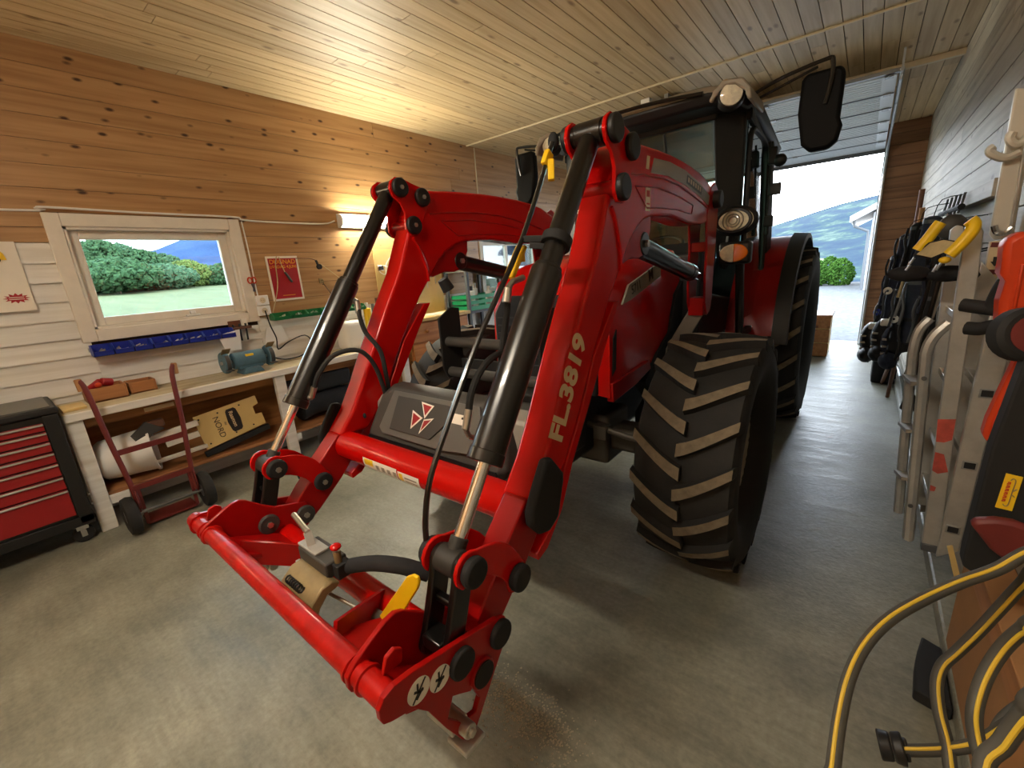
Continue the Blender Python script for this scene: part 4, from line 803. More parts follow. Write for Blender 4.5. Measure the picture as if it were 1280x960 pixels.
# ================================================================== lamps
def batten_lamp(loc, length, axis, light, label, face, kind='wall'):
    """fluorescent batten: white tray with a glowing diffuser"""
    x, y, z = loc; t = thing('fluorescent_lamp', loc, label, 'lamp', 'fluorescent battens')
    l = length / 2
    if kind == 'wall':
        MB().box((x, y - l, z - .07), (x + .045, y + l, z + .07)).build('tray', 'white_plastic', t, bevel=.006)
        MB().prism([(x + .045, z - .055), (x + .085, z - .045), (x + .10, z), (x + .085, z + .045), (x + .045, z + .055)], 1, y - l + .02, y + l - .02).build('diffuser', light, t, smooth=False)
        for e in (-1, 1): MB().prism([(x + .04, z - .065), (x + .09, z - .052), (x + .107, z), (x + .09, z + .052), (x + .04, z + .065)], 1, y + e * l, y + e * (l - .02)).build('end_cap', 'white_plastic', t, bevel=.004)
    else:
        d = Vector((l, 0, 0)) if axis == 0 else Vector((0, l, 0)); p = Vector(loc)
        MB().bar(p - d, p + d, .15, .045).build('tray', 'white_plastic', t, bevel=.006)
        MB().bar(p - d * .97 - Vector((0, 0, .05)), p + d * .97 - Vector((0, 0, .05)), .12, .055).build('diffuser', light, t, smooth=False)
    return t
XW = XL + .022
batten_lamp((XW, 3.02, 2.19), .78, 1, 'tube_light', 'glowing white wall lamp behind the left loader cylinder', 0)
batten_lamp((XW, -.62, 2.30), .9, 1, 'tube_light_warm', 'warm wall lamp on the left wall near the red tool chest', 0)
batten_lamp((-1.25, -.75, 3.20), 1.25, 0, 'tube_light_room', 'ceiling batten lamp above the near end of the garage', 0, 'ceiling')
# ================================================================== cables and conduits
def cable(name, pts, r, mat, label, cat='cable', group=None, n=4):
    return tag(MB().tube(smooth_path(pts, n), r, 6).build(name, mat), label, cat, group)
xc = XW + .008
cable('cable', [(xc, -1.6, 2.172), (xc, .30, 2.172), (xc + .01, .44, 2.19), (xc + .03, .50, 2.195), (xc + .03, 1.0, 2.185), (xc + .03, 1.62, 2.182), (xc + .01, 1.70, 2.165), (xc, 1.9, 2.155), (xc, 2.45, 2.155), (xc, 2.60, 2.19)], .008, 'white_plastic', 'cream cable clipped along the left wall above the window')
cable('cable', [(xc, 1.70, 2.15), (xc, 1.705, 1.9), (xc, 1.70, 1.6), (xc, 1.702, 1.46)], .006, 'white_plastic', 'thin cream cable running down beside the window to the sockets')
cable('conduit', [(xc, 4.86, 3.22), (xc, 4.86, 2.6), (xc, 4.86, 2.1)], .009, 'cream', 'cream conduit running down the left wall behind the loader', 'conduit')
cable('conduit', [(XL + .02, 4.72, ZC - .008), (-3, 4.72, ZC - .008), (-1.5, 4.72, ZC - .008), (0, 4.72, ZC - .008), (.49, 4.72, ZC - .008)], .010, 'cream', 'cream conduit crossing the ceiling boards above the cab', 'conduit')
p = at(808, 128, 2, 3.2)
jb = thing('junction_box', (p.x, p.y, 3.16), 'small white junction box with grey cable loop under the ceiling', 'junction box')
MB().box((p.x - .05, p.y - .04, 3.15), (p.x + .05, p.y + .04, ZC)).build('housing', 'white_plastic', jb, bevel=.008); MB().tube(smooth_path([(p.x - .02, p.y, 3.15), (p.x - .02, p.y, 3.05), (p.x + .02, p.y, 3.03), (p.x + .04, p.y, 3.10), (p.x + .05, p.y + .02, 3.18)], 4), .007, 6).build('cable_loop', 'grey_pipe', jb)
p = at(830, 140, 2, 3.05)
do = thing('door_opener', (p.x, p.y, 3.0), 'grey garage door opener hanging from the ceiling behind the cab roof', 'door opener')
MB().box((p.x - .12, p.y, 2.98), (p.x + .12, p.y + .35, 3.16)).build('motor_housing', 'grey_plastic', do, bevel=.02); MB().box((p.x - .02, p.y + .05, 3.16), (p.x + .02, p.y + .3, ZC)).build('hanger', 'galvanised', do); MB().box((p.x - .02, p.y + .35, 3.12), (p.x + .02, 8.5, 3.15)).build('rail', 'galvanised', do)
# ================================================================== left wall: sockets, posters, bins, hung tools
for k, (z, w) in enumerate(((1.455, 'upper white wall socket right of the window'), (1.36, 'lower white wall socket right of the window with a plugged-in cable'))):
    t = thing('wall_socket', (XW, 1.72, z - .05), w, 'socket', 'sockets beside the window')
    MB().box((XW, 1.665, z - .045), (XW + .045, 1.775, z + .045)).build('housing', 'white_plastic', t, bevel=.006); m = MB(); m.cyl((XW + .045, 1.72, z), (XW + .047, 1.72, z), .026, n=18); m.build('socket_face', 'cream', t)
    for e in (-1, 1): MB().cyl((XW + .046, 1.72 + e * .01, z), (XW + .049, 1.72 + e * .01, z), .003, n=6).build('pin_hole', 'black_matt', t)
def poster(y0, y1, z0, z1, label):
    return thing('poster', (XW, (y0 + y1) / 2, z0), label, 'poster')
po = poster(1.835, 2.135, 1.433, 1.848, 'red poster with gold lettering in a white frame on the pine wall')
MB().box((XW, 1.835, 1.433), (XW + .006, 2.135, 1.848)).build('poster_border', 'paper', po, smooth=False); MB().box((XW + .006, 1.853, 1.452), (XW + .008, 2.117, 1.828)).build('poster_sheet', 'poster_red', po, smooth=False)
text_mesh('poster_lettering', 'DUGNAD', .056, 'poster_gold', po, (XW + .0085, 1.985, 1.778), (0, 1, 0), (0, 0, 1), .0003, 'CENTER', .0012); text_mesh('poster_lettering', 'LØRDAG 4.JUNI', .036, 'poster_gold', po, (XW + .0085, 1.985, 1.738), (0, 1, 0), (0, 0, 1), .0003, 'CENTER', .0008)
MB().box((XW + .008, 1.93, 1.478), (XW + .0086, 2.05, 1.484)).build('poster_line', 'poster_gold', po, smooth=False)
pb = poster(.02, .29, 1.53, 1.975, 'white paper poster with yellow van and red starburst left of the window')
XS = XL + .032
vs = []; N = 8
for i in range(N + 1):
    t_ = i / N; z = 1.975 - .445 * t_
    for y in (.0, .29): vs += [(XS + .004 + .016 * t_ ** 3 + (.006 if y > .1 else 0) * t_, y, z), (XS + .001 + .016 * t_ ** 3, y, z)]
fs = []
for i in range(N):
    a = i * 4; fs += [(a, a + 2, a + 6, a + 4), (a + 1, a + 5, a + 7, a + 3), (a + 2, a + 3, a + 7, a + 6), (a, a + 4, a + 5, a + 1)]
MB().add(vs, fs).build('sheet', 'paper', pb)
bx_ = XS + .012
vn = MB().prism([(.06, 1.86), (.06, 1.92), (.08, 1.945), (.195, 1.945), (.225, 1.90), (.232, 1.86)], 0, bx_, bx_ + .001).build('van_picture', 'yellow_plastic', pb, smooth=False)
MB().prism([(.15, 1.905), (.15, 1.93), (.19, 1.93), (.208, 1.905)], 0, bx_ + .001, bx_ + .0015).prism([(.09, 1.905), (.09, 1.93), (.14, 1.93), (.14, 1.905)], 0, bx_ + .001, bx_ + .0015).cyl((bx_ + .001, .19, 1.862), (bx_ + .002, .19, 1.862), .017, n=14).cyl((bx_ + .001, .09, 1.862), (bx_ + .002, .09, 1.862), .017, n=14).build('van_detail', 'decal_black', vn, smooth=False)
st_ = [(.215 + math.cos(2 * PI * i / 24) * (.062 if i % 2 == 0 else .040), 1.615 + math.sin(2 * PI * i / 24) * (.034 if i % 2 == 0 else .020)) for i in range(24)]
stb = MB().prism(st_, 0, XS + .020, XS + .0215).build('starburst', 'poster_red', pb, smooth=False)
for dz_ in (.006, -.006): MB().box((XS + .0215, .18, 1.613 + dz_), (XS + .022, .25, 1.617 + dz_)).build('starburst_line', 'paper', stb, smooth=False)
MB().prism([(.02, 1.66), (.02, 1.75), (.10, 1.745), (.13, 1.66)], 0, bx_ + .004, bx_ + .005).build('photo_block', 'grey_dark', pb, smooth=False)
def bin_(y, z, w, mat, label, cat, group, depth=.13, h=.078, fill=None):
    t = thing('storage_bin', (XS, y, z), label, cat, group)
    b = MB(); x0 = XS + .012; a, c = y - w / 2, y + w / 2
    b.box((x0, a, z), (x0 + depth, c, z + .004)).box((x0, a, z), (x0 + .004, c, z + h)).box((x0 + depth - .004, a, z), (x0 + depth, c, z + h * .45))
    for yy in (a, c - .004): b.prism([(x0, z), (x0 + depth, z), (x0 + depth, z + h * .45), (x0 + depth * .55, z + h), (x0, z + h)], 1, yy, yy + .004)
    b.box((x0 + depth, a + .008, z + h * .38), (x0 + depth + .012, c - .008, z + h * .46)).build('tray', mat, t)
    for k in range(5):
        px_ = x0 + random.uniform(.03, depth - .03); py_ = y + random.uniform(-.3, .3) * w; an = random.uniform(0, 3)
        MB().cyl((px_, py_, z + .012 + k * .005), (px_ + .03 * math.cos(an), py_ + .03 * math.sin(an), z + .02 + k * .006), .006, n=6).build('bolt', fill or 'bolt_steel', t)
    return t
ords = ['leftmost', 'second from the left', 'third from the left', 'fourth from the left', 'fifth from the left', 'sixth from the left', 'seventh from the left', 'rightmost']
for k in range(8): bin_(.533 + k * .116, 1.172, .112, 'blue_plastic', 'small blue plastic bin under the window, %s of the row' % ords[k], 'storage bin', 'blue bins under the window')
tag(struct_free := MB().box((XS, .47, 1.20), (XS + .012, 1.41, 1.23)).build('bin_rail', 'galvanised'), 'steel rail carrying the blue bins under the window', 'rail')
for k in range(6): bin_(1.835 + k * .163, 1.262, .158, 'green_plastic', 'green parts tray below the red poster, %s of the row' % ['leftmost', 'second from the left', 'third from the left', 'fourth from the left', 'fifth from the left', 'rightmost'][k], 'storage bin', 'green trays on the pine wall', .12, .065)
t = thing('scissors', (XW + .02, 1.675, 1.56), 'orange handled scissors hanging on the window casing', 'scissors')
MB().tube([(XL + .05, 1.655 + .018 * math.cos(a * .6), 1.64 + .026 * math.sin(a * .6)) for a in range(11)], .006, 6).tube([(XL + .05, 1.69 + .018 * math.cos(a * .6), 1.64 + .026 * math.sin(a * .6)) for a in range(11)], .006, 6).build('handle', 'orange_plastic', t)
MB().bar((XL + .05, 1.66, 1.62), (XL + .05, 1.682, 1.54), .004, .012, (0, 1, 0)).bar((XL + .05, 1.685, 1.62), (XL + .05, 1.668, 1.54), .004, .012, (0, 1, 0)).build('blade', 'steel_grey', t)
t = thing('folding_knife', (XW + .02, 2.02, 1.60), 'dark utility knife hanging on a cord over the red poster', 'knife')
MB().bar((XW + .018, 1.985, 1.70), (XW + .022, 2.035, 1.60), .018, .028, (1, 0, 0)).build('handle', 'grey_dark', t, bevel=.006); MB().tube([(XW + .01, 1.96, 1.84), (XW + .015, 1.965, 1.78), (XW + .018, 1.985, 1.70)], .004, 6).build('cord', 'beige_cloth', t)
cable('hanging_cord', [(XW + .012, 1.94, 1.845), (XW + .014, 1.915, 1.78), (XW + .012, 1.90, 1.60), (XW + .012, 1.86, 1.47), (XW + .012, 1.80, 1.33)], .004, 'beige_cloth', 'pale string hanging down across the red poster', 'string')
t = thing('pulley', (XW, 2.33, 1.70), 'small black pulley hung on the pine wall right of the poster', 'pulley')
m = MB(); m.lathe([(.008, -.012), (.026, -.012), (.02, 0), (.026, .012), (.008, .012)], (XW + .03, 2.335, 1.735), (1, 0, 0), 18); m.build('wheel', 'black_plastic', t); MB().bar((XW + .02, 2.315, 1.80), (XW + .02, 2.335, 1.735), .01, .02).build('strap', 'black_plastic', t)
cable('hanging_cord', [(XW + .01, 2.12, 1.825), (XW + .012, 2.25, 1.82), (XW + .015, 2.315, 1.80)], .004, 'brown_wood', 'thin brown line from the red poster to the black pulley', 'string')
cable('hanging_cord', [(XW + .02, 2.36, 1.76), (XW + .015, 2.50, 1.65), (XW + .012, 2.66, 1.52)], .003, 'beige_cloth', 'pale line slanting down from the black pulley', 'string')
t = thing('hook', (XW, 2.34, 1.56), 'brown metal hook with a dangling wire below the black pulley', 'hook')
MB().box((XW, 2.32, 1.57), (XW + .01, 2.36, 1.62)).tube(smooth_path([(XW + .01, 2.34, 1.60), (XW + .05, 2.34, 1.60), (XW + .05, 2.34, 1.57), (XW + .03, 2.34, 1.555)], 4), .006, 6).build('bracket', 'khaki_metal', t); MB().tube([(XW + .03, 2.35, 1.56), (XW + .02, 2.42, 1.45)], .003, 6).build('wire', 'black_matt', t)
t = thing('clamp_lamp', (XW, 3.1, 1.55), 'white clip-on work lamp with curled cord below the wall lamp', 'lamp')
MB().lathe([(.015, .06), (.05, .03), (.095, -.05), (.09, -.05), (.045, .03), (.012, .05)], (XW + .10, 3.23, 1.60), (.3, .3, 1), 20).build('shade', 'white_plastic', t); MB().tube(smooth_path([(XW + .09, 3.22, 1.66), (XW + .02, 3.1, 1.72), (XW + .02, 3.05, 1.66), (XW + .03, 3.12, 1.62), (XW + .02, 3.16, 1.74), (XW + .02, 3.26, 1.84)], 5), .005, 6).build('cord', 'white_plastic', t); MB().box((XW, 3.02, 1.66), (XW + .05, 3.10, 1.72)).build('clip', 'chrome', t, bevel=.008)
t = thing('paper_note', (XW, 3.42, 1.80), 'small pale note pinned on the pine wall beside the lit loader arm', 'paper')
MB().box((XW, 3.35, 1.74), (XW + .003, 3.47, 1.98)).build('sheet', 'paper', t, smooth=False); MB().box((XW + .003, 3.37, 1.90), (XW + .0034, 3.45, 1.905)).build('print_line', 'decal_grey', t, smooth=False)
# tool rack at the end of the blue bins
t = thing('tool_rack', (XS, 1.48, 1.20), 'small dark wooden rack with pliers at the end of the blue bins', 'tool rack')
MB().box((XS, 1.40, 1.225), (XS + .09, 1.56, 1.245)).box((XS, 1.40, 1.245), (XS + .012, 1.56, 1.30)).build('shelf', 'brown_wood', t, bevel=.003)
for k in range(3): MB().cyl((XS + .05, 1.42 + k * .05, 1.12), (XS + .05, 1.425 + k * .05, 1.27), .008, n=8).build('tool_shank', 'black_plastic', t)
MB().box((XS + .02, 1.50, 1.25), (XS + .05, 1.545, 1.31)).build('tag_card', 'decal_white', t)
tag(MB().prism([(1.26, 1.20), (1.44, 1.23), (1.42, 1.05), (1.30, 1.06)], 0, XS + .13, XS + .135).build('plastic_bag', 'white_plastic'), 'translucent white plastic bag hanging under the tool rack', 'bag')
# ================================================================== workbench and what is on and under it
ZB = .868
wbn = thing('workbench', (-4.15, 1.6, 0), 'long white wooden workbench with plank legs along the left wall', 'workbench')
MB().box((XS, .20, ZB - .045), (-3.93, 3.02, ZB)).build('worktop', 'bench_wood', wbn, bevel=.008)
MB().box((-3.965, .20, ZB - .06), (-3.925, 3.02, ZB - .002)).build('front_edge', 'siding', wbn, bevel=.008)
for y in (.245, 1.565, 2.93): MB().box((-4.0, y - .045, 0), (-3.95, y + .045, ZB - .06)).build('leg', 'siding', wbn, bevel=.006)
MB().box((XS, .26, .235), (-3.98, 3.0, .262)).build('lower_shelf', 'box_wood', wbn, bevel=.004); MB().box((XS, .26, .262), (XS + .015, 3.0, ZB - .06)).build('back_panel', 'plywood', wbn)
MB().box((-4.02, .26, .17), (-3.97, .40, .235)).box((-4.02, 1.60, .17), (-3.97, 1.66, .235)).build('shelf_bearer', 'siding', wbn, bevel=.004); MB().box((-4.06, .30, ZB - .14), (-4.04, 2.9, ZB - .06)).build('apron', 'plywood', wbn)
MB().box((-4.035, .62, .745), (-4.03, .80, .775)).build('drawer_label', 'decal_cream', wbn)
def crate(name, x0, x1, y0, y1, z, h, th, mat, label, cat, group=None):
    t = thing(name, ((x0 + x1) / 2, (y0 + y1) / 2, z), label, cat, group)
    MB().box((x0, y0, z), (x1, y1, z + .01)).build('base', mat, t, smooth=False)
    for a, b in (((x0, y0, z), (x1, y0 + th, z + h)), ((x0, y1 - th, z), (x1, y1, z + h)), ((x0, y0 + th, z), (x0 + th, y1 - th, z + h)), ((x1 - th, y0 + th, z), (x1, y1 - th, z + h))): board(t, a, b, mat, 'side_board', .002)
    return t
crate('wooden_box', -4.33, -4.13, .36, .58, ZB, .10, .012, 'box_wood', 'open brown wooden box holding red things on the workbench', 'box', 'wooden boxes on the workbench')
crate('wooden_box', -4.35, -4.18, .60, .76, ZB, .085, .012, 'box_wood', 'smaller empty brown wooden box beside the box of red things', 'box', 'wooden boxes on the workbench')
t = thing('red_bobbin', (-4.25, .42, ZB + .05), 'red plastic bobbin lying in the open wooden box', 'bobbin'); MB().cyl((-4.27, .385, ZB + .06), (-4.20, .46, ZB + .14), .035, .02, 14).cyl((-4.20, .46, ZB + .13), (-4.22, .52, ZB + .11), .03, n=12).build('body', 'tool_red', t, bevel=.006); m = MB(); m.ball((-4.17, .44, ZB + .115), .02); m.build('knob', 'orange_plastic', t)
tag(MB().box((-4.20, .215, ZB), (-4.0, .335, ZB + .018)).build('wood_offcut', 'beige_board', bevel=.003), 'short yellow wood offcut on the near end of the workbench', 'wood piece')
# bench grinder
gx, gy = -4.10, 1.40
g = thing('bench_grinder', (gx, gy, ZB), 'grey-blue bench grinder with two wheel guards on the workbench', 'grinder')
MB().prism([(gy - .09, ZB), (gy + .09, ZB), (gy + .06, ZB + .05), (gy - .06, ZB + .05)], 0, gx - .08, gx + .08).build('foot', 'grinder_blue', g, bevel=.01); MB().cyl((gx, gy - .125, ZB + .115), (gx, gy + .125, ZB + .115), .070, n=28).box((gx - .05, gy - .10, ZB + .04), (gx + .05, gy + .10, ZB + .08)).build('motor_housing', 'grinder_blue', g, bevel=.010)
for e in (-1, 1):
    yy = gy + e * .175; MB().lathe([(.02, -.022), (.085, -.022), (.092, -.012), (.092, .012), (.085, .022), (.02, .022)], (gx - .01, yy, ZB + .115), (0, 1, 0), 26).build('wheel_guard', 'grinder_blue' if e < 0 else 'grinder_blue', g)
    MB().cyl((gx + .012, yy - .014, ZB + .115), (gx + .012, yy + .014, ZB + .115), .078, n=26).build('grinding_wheel', 'grey_dark', g); MB().cyl((gx, gy + e * .12, ZB + .115), (gx, gy + e * .21, ZB + .115), .014, n=10).build('spindle', 'bolt_steel', g)
    MB().box((gx + .05, yy - .025, ZB + .05), (gx + .10, yy + .025, ZB + .06)).build('tool_rest', 'grey_dark', g); MB().prism([(gx + .03, ZB + .19), (gx + .10, ZB + .235), (gx + .10, ZB + .24), (gx + .03, ZB + .20)], 1, yy - .03, yy + .03).build('eye_shield', 'khaki_metal', g)
MB().box((gx + .045, gy - .035, ZB + .14), (gx + .062, gy + .03, ZB + .165)).build('name_plate', 'yellow_tape', g, bevel=.003)
cable('power_cord', [(XW + .05, 1.72, 1.36), (XW + .07, 1.73, 1.22), (XW + .12, 1.74, 1.10), (XW + .16, 1.72, 1.0), (XW + .22, 1.80, 1.06), (XW + .25, 1.95, 1.10), (XW + .22, 2.02, 1.0), (XW + .2, 1.92, .91), (XW + .2, 1.75, .90), (XW + .22, 1.62, .95)], .006, 'black_matt', 'black power cord looping from the lower socket to the bench grinder', 'cord')
t = thing('plastic_bag', (XW + .05, 1.78, 1.0), 'crumpled clear bag hanging below the lower wall socket', 'bag'); MB().prism([(1.70, 1.20), (1.84, 1.21), (1.88, 1.06), (1.76, 1.02), (1.66, 1.06)], 0, XW + .045, XW + .05).build('film', 'white_plastic', t)
cable('block', [(-4.2, 2.05, ZB + .03), (-4.2, 2.12, ZB + .03)], .03, 'bench_wood', 'small pale wood block on the workbench behind the grinder', 'wood piece')
t = thing('canister', (-4.22, 2.48, ZB), 'tall white plastic canister on the workbench behind the left cylinder', 'canister'); MB().box((-4.34, 2.36, ZB), (-4.12, 2.60, ZB + .30)).build('body', 'white_plastic', t, bevel=.05, seg=4); MB().cyl((-4.22, 2.44, ZB + .29), (-4.22, 2.44, ZB + .34), .03, n=16).build('cap', 'white_paint', t)
t = thing('spray_can', (-4.28, 2.75, ZB), 'yellow label bottle among the tools on the workbench', 'bottle'); MB().cyl((-4.28, 2.75, ZB), (-4.28, 2.75, ZB + .40), .04, n=18).build('body', 'yellow_plastic', t, bevel=.008); MB().cyl((-4.28, 2.75, ZB + .40), (-4.28, 2.75, ZB + .46), .018, n=12).build('nozzle', 'white_plastic', t)
for k, (y, h, mat, lb) in enumerate(((2.84, .44, 'steel_grey', 'grey upright tool handle left of the red loader arm'), (2.90, .5, 'brown_wood', 'brown upright brush handle left of the red loader arm'))):
    t = thing('hand_tool', (-4.29, y, ZB), lb, 'tool'); MB().cyl((-4.29, y, ZB), (-4.30, y, ZB + h), .016, n=10).build('shaft', mat, t); MB().cyl((-4.29, y, ZB), (-4.29, y, ZB + .22), .03, .022, n=12).build('grip', 'grey_dark', t)
# under the bench
t = thing('folding_bench_top', (-4.1, 1.15, .262), 'beige folding work table leaning under the workbench with black lettering', 'work table')
A0, A1, A2, A3 = Vector((-4.03, .93, .325)), Vector((-4.03, 1.40, .405)), Vector((-4.10, 1.385, .655)), Vector((-4.10, .905, .60))
cut = [A0, A1, A1.lerp(A2, .38), A1.lerp(A2, .42) + (A0 - A1).normalized() * .05, A1.lerp(A2, .68) + (A0 - A1).normalized() * .05, A1.lerp(A2, .72), A2, A3]
nn = (A1 - A0).cross(A3 - A0).normalized()
if nn.x < 0: nn = -nn
def slab(name, pts, o0, o1, mat, parent):
    k = len(pts); vs = [p + nn * o0 for p in pts] + [p + nn * o1 for p in pts]
    return MB().add(vs, [tuple(range(k)), tuple(range(2 * k - 1, k - 1, -1))] + [(i, (i + 1) % k, k + (i + 1) % k, k + i) for i in range(k)]).build(name, mat, parent, smooth=False)
slab('top_board', cut, -.02, 0, 'beige_board', t)
def on(u, v, o=.001): return A0.lerp(A1, u).lerp(A3.lerp(A2, u), v) + nn * o
slab('logo_badge', [on(.46, .22), on(.485, .15), on(.60, .15), on(.63, .20), on(.65, .5), on(.63, .82), on(.60, .88), on(.485, .88), on(.46, .82), on(.44, .5)], .0, .0015, 'decal_black', t)
text_mesh('logo_lettering', 'Raamon', .042, 'decal_cream', t, on(.505, .80, .0060), A0 - A3, A1 - A0, .0003, bold=.0008); text_mesh('board_lettering', 'NORD', .062, 'decal_black', t, on(.25, .80, .0015), A0 - A3, A1 - A0, .0003); slab('board_mark', [on(.38, .46), on(.41, .44), on(.42, .54), on(.39, .56)], .0, .001, 'khaki_metal', t)
for u, v in ((.08, .12), (.5, .12), (.8, .12), (.35, .88), (.7, .88), (.06, .88)): m = MB(); q = on(u, v); m.cyl(q, q + nn * .003, .007, n=8); m.build('screw', 'decal_black', t)
MB().bar(A0 + Vector((.0, -.02, -.035)), A1 + Vector((.0, .02, -.035)), .03, .045).build('edge_rail', 'black_matt', t)
MB().bar((-4.06, .45, .34), (-4.04, .94, .36), .03, .03).bar((-4.06, .50, .52), (-4.06, .92, .56), .03, .045).bar((-4.12, .70, .44), (-4.1, .93, .46), .02, .05).build('leg_frame', 'white_paint', t, bevel=.004)
t = thing('white_tub', (-4.15, .45, .262), 'white plastic tub lying on its side under the near end of the workbench', 'tub')
MB().lathe([(.001, .0), (.13, .0), (.145, .02), (.165, .30), (.175, .30), (.175, .315), (.158, .315), (.14, .03), (.001, .02)], (-4.16, .32, .44), (.25, 1, .05), 28).build('body', 'white_plastic', t); MB().box((-4.12, .60, .60), (-4.06, .72, .66)).build('handle', 'brown_wood', t, bevel=.01)
tag(MB().prism([(.50, .60), (.60, .68), (.66, .63), (.70, .60), (.62, .58), (.54, .50)], 0, -4.02, -3.99).build('pruning_saw', 'grey_dark'), 'dark curved handle lying on the white tub', 'tool')
tag(MB().tube(smooth_path([(-4.16, 1.75, .40), (-4.17, 1.85, .42), (-4.16, 1.98, .43), (-4.17, 2.2, .41), (-4.16, 2.33, .39)], 4), .12, 12, taper=None).build('sack', 'black_cloth'), 'dark sack lying under the workbench beside the beige work table', 'sack')
tag(MB().ball((-4.17, 2.62, .42), .18, .8, 1, .8).build('sack', 'navy_cloth'), 'dark blue sack under the workbench behind the left cylinder', 'sack')
tag(MB().box((-4.3, 1.62, .55), (-4.05, 2.3, .72)).build('dark_case', 'black_matt', bevel=.03), 'flat black case under the worktop behind the left cylinder', 'case')
# ================================================================== tool chest
X1 = -3.86; y0, y1 = -.62, .185
tcst = thing('tool_chest', (-4.1, (y0 + y1) / 2, 0), 'red and black roller tool chest with seven drawers at the left edge', 'tool chest')
MB().box((-4.36, y0, .135), (X1 - .012, y1, .90)).build('body', 'black_paint', tcst, bevel=.008); MB().box((-4.37, y0 - .01, .90), (X1 + .01, y1 + .01, .945)).build('top_rim', 'black_plastic', tcst, bevel=.012); MB().box((-4.34, y0 + .02, .945), (X1 - .02, y1 - .02, .952)).build('top_mat', 'grey_plastic', tcst)
MB().box((X1 - .012, y1 - .07, .15), (X1 + .006, y1, .90)).box((X1 - .012, y0, .15), (X1 + .006, y0 + .07, .90)).box((X1 - .012, y0, .135), (X1 + .006, y1, .20)).build('front_frame', 'black_plastic', tcst, bevel=.004)
zs = [.862, .805, .738, .668, .592, .500, .408, .215]
for k in range(7):
    d = MB().box((X1 - .01, y0 + .075, zs[k + 1] + .006), (X1 + .008, y1 - .075, zs[k] - .004)).build('drawer', 'tool_red', tcst, bevel=.003); MB().box((X1 + .006, y0 + .075, zs[k] - .018), (X1 + .022, y1 - .075, zs[k] - .006)).build('drawer_pull', 'aluminium', d, bevel=.003)
for y in (y0 + .08, y1 - .07):
    for x in (-4.30, X1 - .07):
        c = MB().cyl((x - .02, y, .055), (x + .02, y, .055), .055, n=22).build('caster_wheel', 'rubber', tcst, bevel=.006); MB().box((x - .03, y - .03, .09), (x + .03, y + .03, .135)).box((x + .022, y - .015, .04), (x + .028, y + .015, .10)).build('caster_fork', 'chrome', c, bevel=.003)
m = MB(); m.ball((X1 - .03, y1 + .008, .32), .01).ball((X1 - .03, y1 + .008, .25), .01); m.build('rivet', 'bolt_steel', tcst)
# ================================================================== hand truck
ht = thing('hand_truck', (-3.72, .57, 0), 'dark red two-wheeled hand truck leaning at the workbench', 'hand truck')
fr_ = MB()
for (yt, yb, yh) in ((.335, .395, .318), (.80, .735, .825)): fr_.tube(smooth_path([(-3.84, yh, 1.085), (-3.82, yt + (yb - yt) * .1, 1.0), (-3.78, yt + (yb - yt) * .45, .68), (-3.74, yb, .30), (-3.72, yb, .16)], 4), .016, 10)
fr_.bar((-3.77, .385, .57), (-3.77, .755, .575), .02, .035).bar((-3.735, .39, .31), (-3.735, .74, .315), .02, .035)
fr_.build('frame', 'maroon', ht)
for y in (.318, .825): MB().cyl((-3.842, y, 1.09), (-3.835, y + (.004 if y < .5 else -.004), 1.01), .019, n=12).build('grip', 'cardboard', ht, bevel=.005)
MB().cyl((-3.72, .33, .135), (-3.72, .80, .135), .012, n=12).build('axle', 'steel_grey', ht)
for y in (.345, .785):
    w = MB().lathe([(.05, -.03), (.09, -.038), (.125, -.03), (.135, 0), (.125, .03), (.09, .038), (.05, .03), (.05, -.03)], (-3.72, y, .135), (0, 1, 0), 28).build('wheel', 'rubber', ht); MB().cyl((-3.72, y - .03, .135), (-3.72, y + .03, .135), .052, n=18).build('wheel_hub', 'steel_grey', w)
    MB().prism([(-3.76, .30), (-3.69, .30), (-3.67, .22), (-3.72, .12), (-3.77, .22)], 1, y + (.05 if y < .5 else -.05) - .004, y + (.05 if y < .5 else -.05) + .004).build('wheel_bracket', 'maroon', ht)
MB().box((-3.92, .42, .02), (-3.74, .715, .032)).bar((-3.745, .42, .03), (-3.745, .42, .30), .02, .02).bar((-3.745, .715, .03), (-3.745, .715, .30), .02, .02).build('toe_plate', 'maroon', ht)
# ================================================================== far bench, shelving and crates behind the loader
fc = thing('drawer_cabinet', (-4.16, 3.5, 0), 'pine drawer cabinet with pale worktop behind the left front tyre', 'cabinet')
ZK = 1.10
MB().box((XS, 3.05, .08), (-3.97, 4.0, ZK - .04)).build('carcass', 'drawer_pine', fc, bevel=.004); MB().box((XS, 3.03, ZK - .04), (-3.92, 4.02, ZK)).build('worktop', 'beige_board', fc, bevel=.006)
for c in range(2):
    for r in range(4):
        a = 3.07 + c * .47; d = MB().box((-3.972, a, .12 + r * .235), (-3.95, a + .44, .335 + r * .235)).build('drawer', 'drawer_pine', fc, bevel=.006); MB().ball((-3.935, a + .22, .235 + r * .235), .022).build('knob', 'drawer_pine', d)
tag(MB().box((-4.2, 3.45, ZK), (-3.98, 3.85, ZK + .012)).build('papers', 'paper'), 'sheets of white paper on the pine drawer cabinet', 'paper')
t = thing('glass_jar', (-4.22, 3.40, ZK), 'small glass jar on the pine drawer cabinet', 'jar'); MB().cyl((-4.22, 3.40, ZK), (-4.22, 3.40, ZK + .11), .04, n=18).build('body', 'galvanised', t, bevel=.008); MB().cyl((-4.22, 3.40, ZK + .11), (-4.22, 3.40, ZK + .13), .042, n=18).build('lid', 'grey_dark', t)
tag(MB().box((XS, 3.0, 1.10), (XS + .012, 4.0, 1.90)).build('tool_board', 'beige_board'), 'pale plywood tool board on the wall above the drawer cabinet', 'tool board')
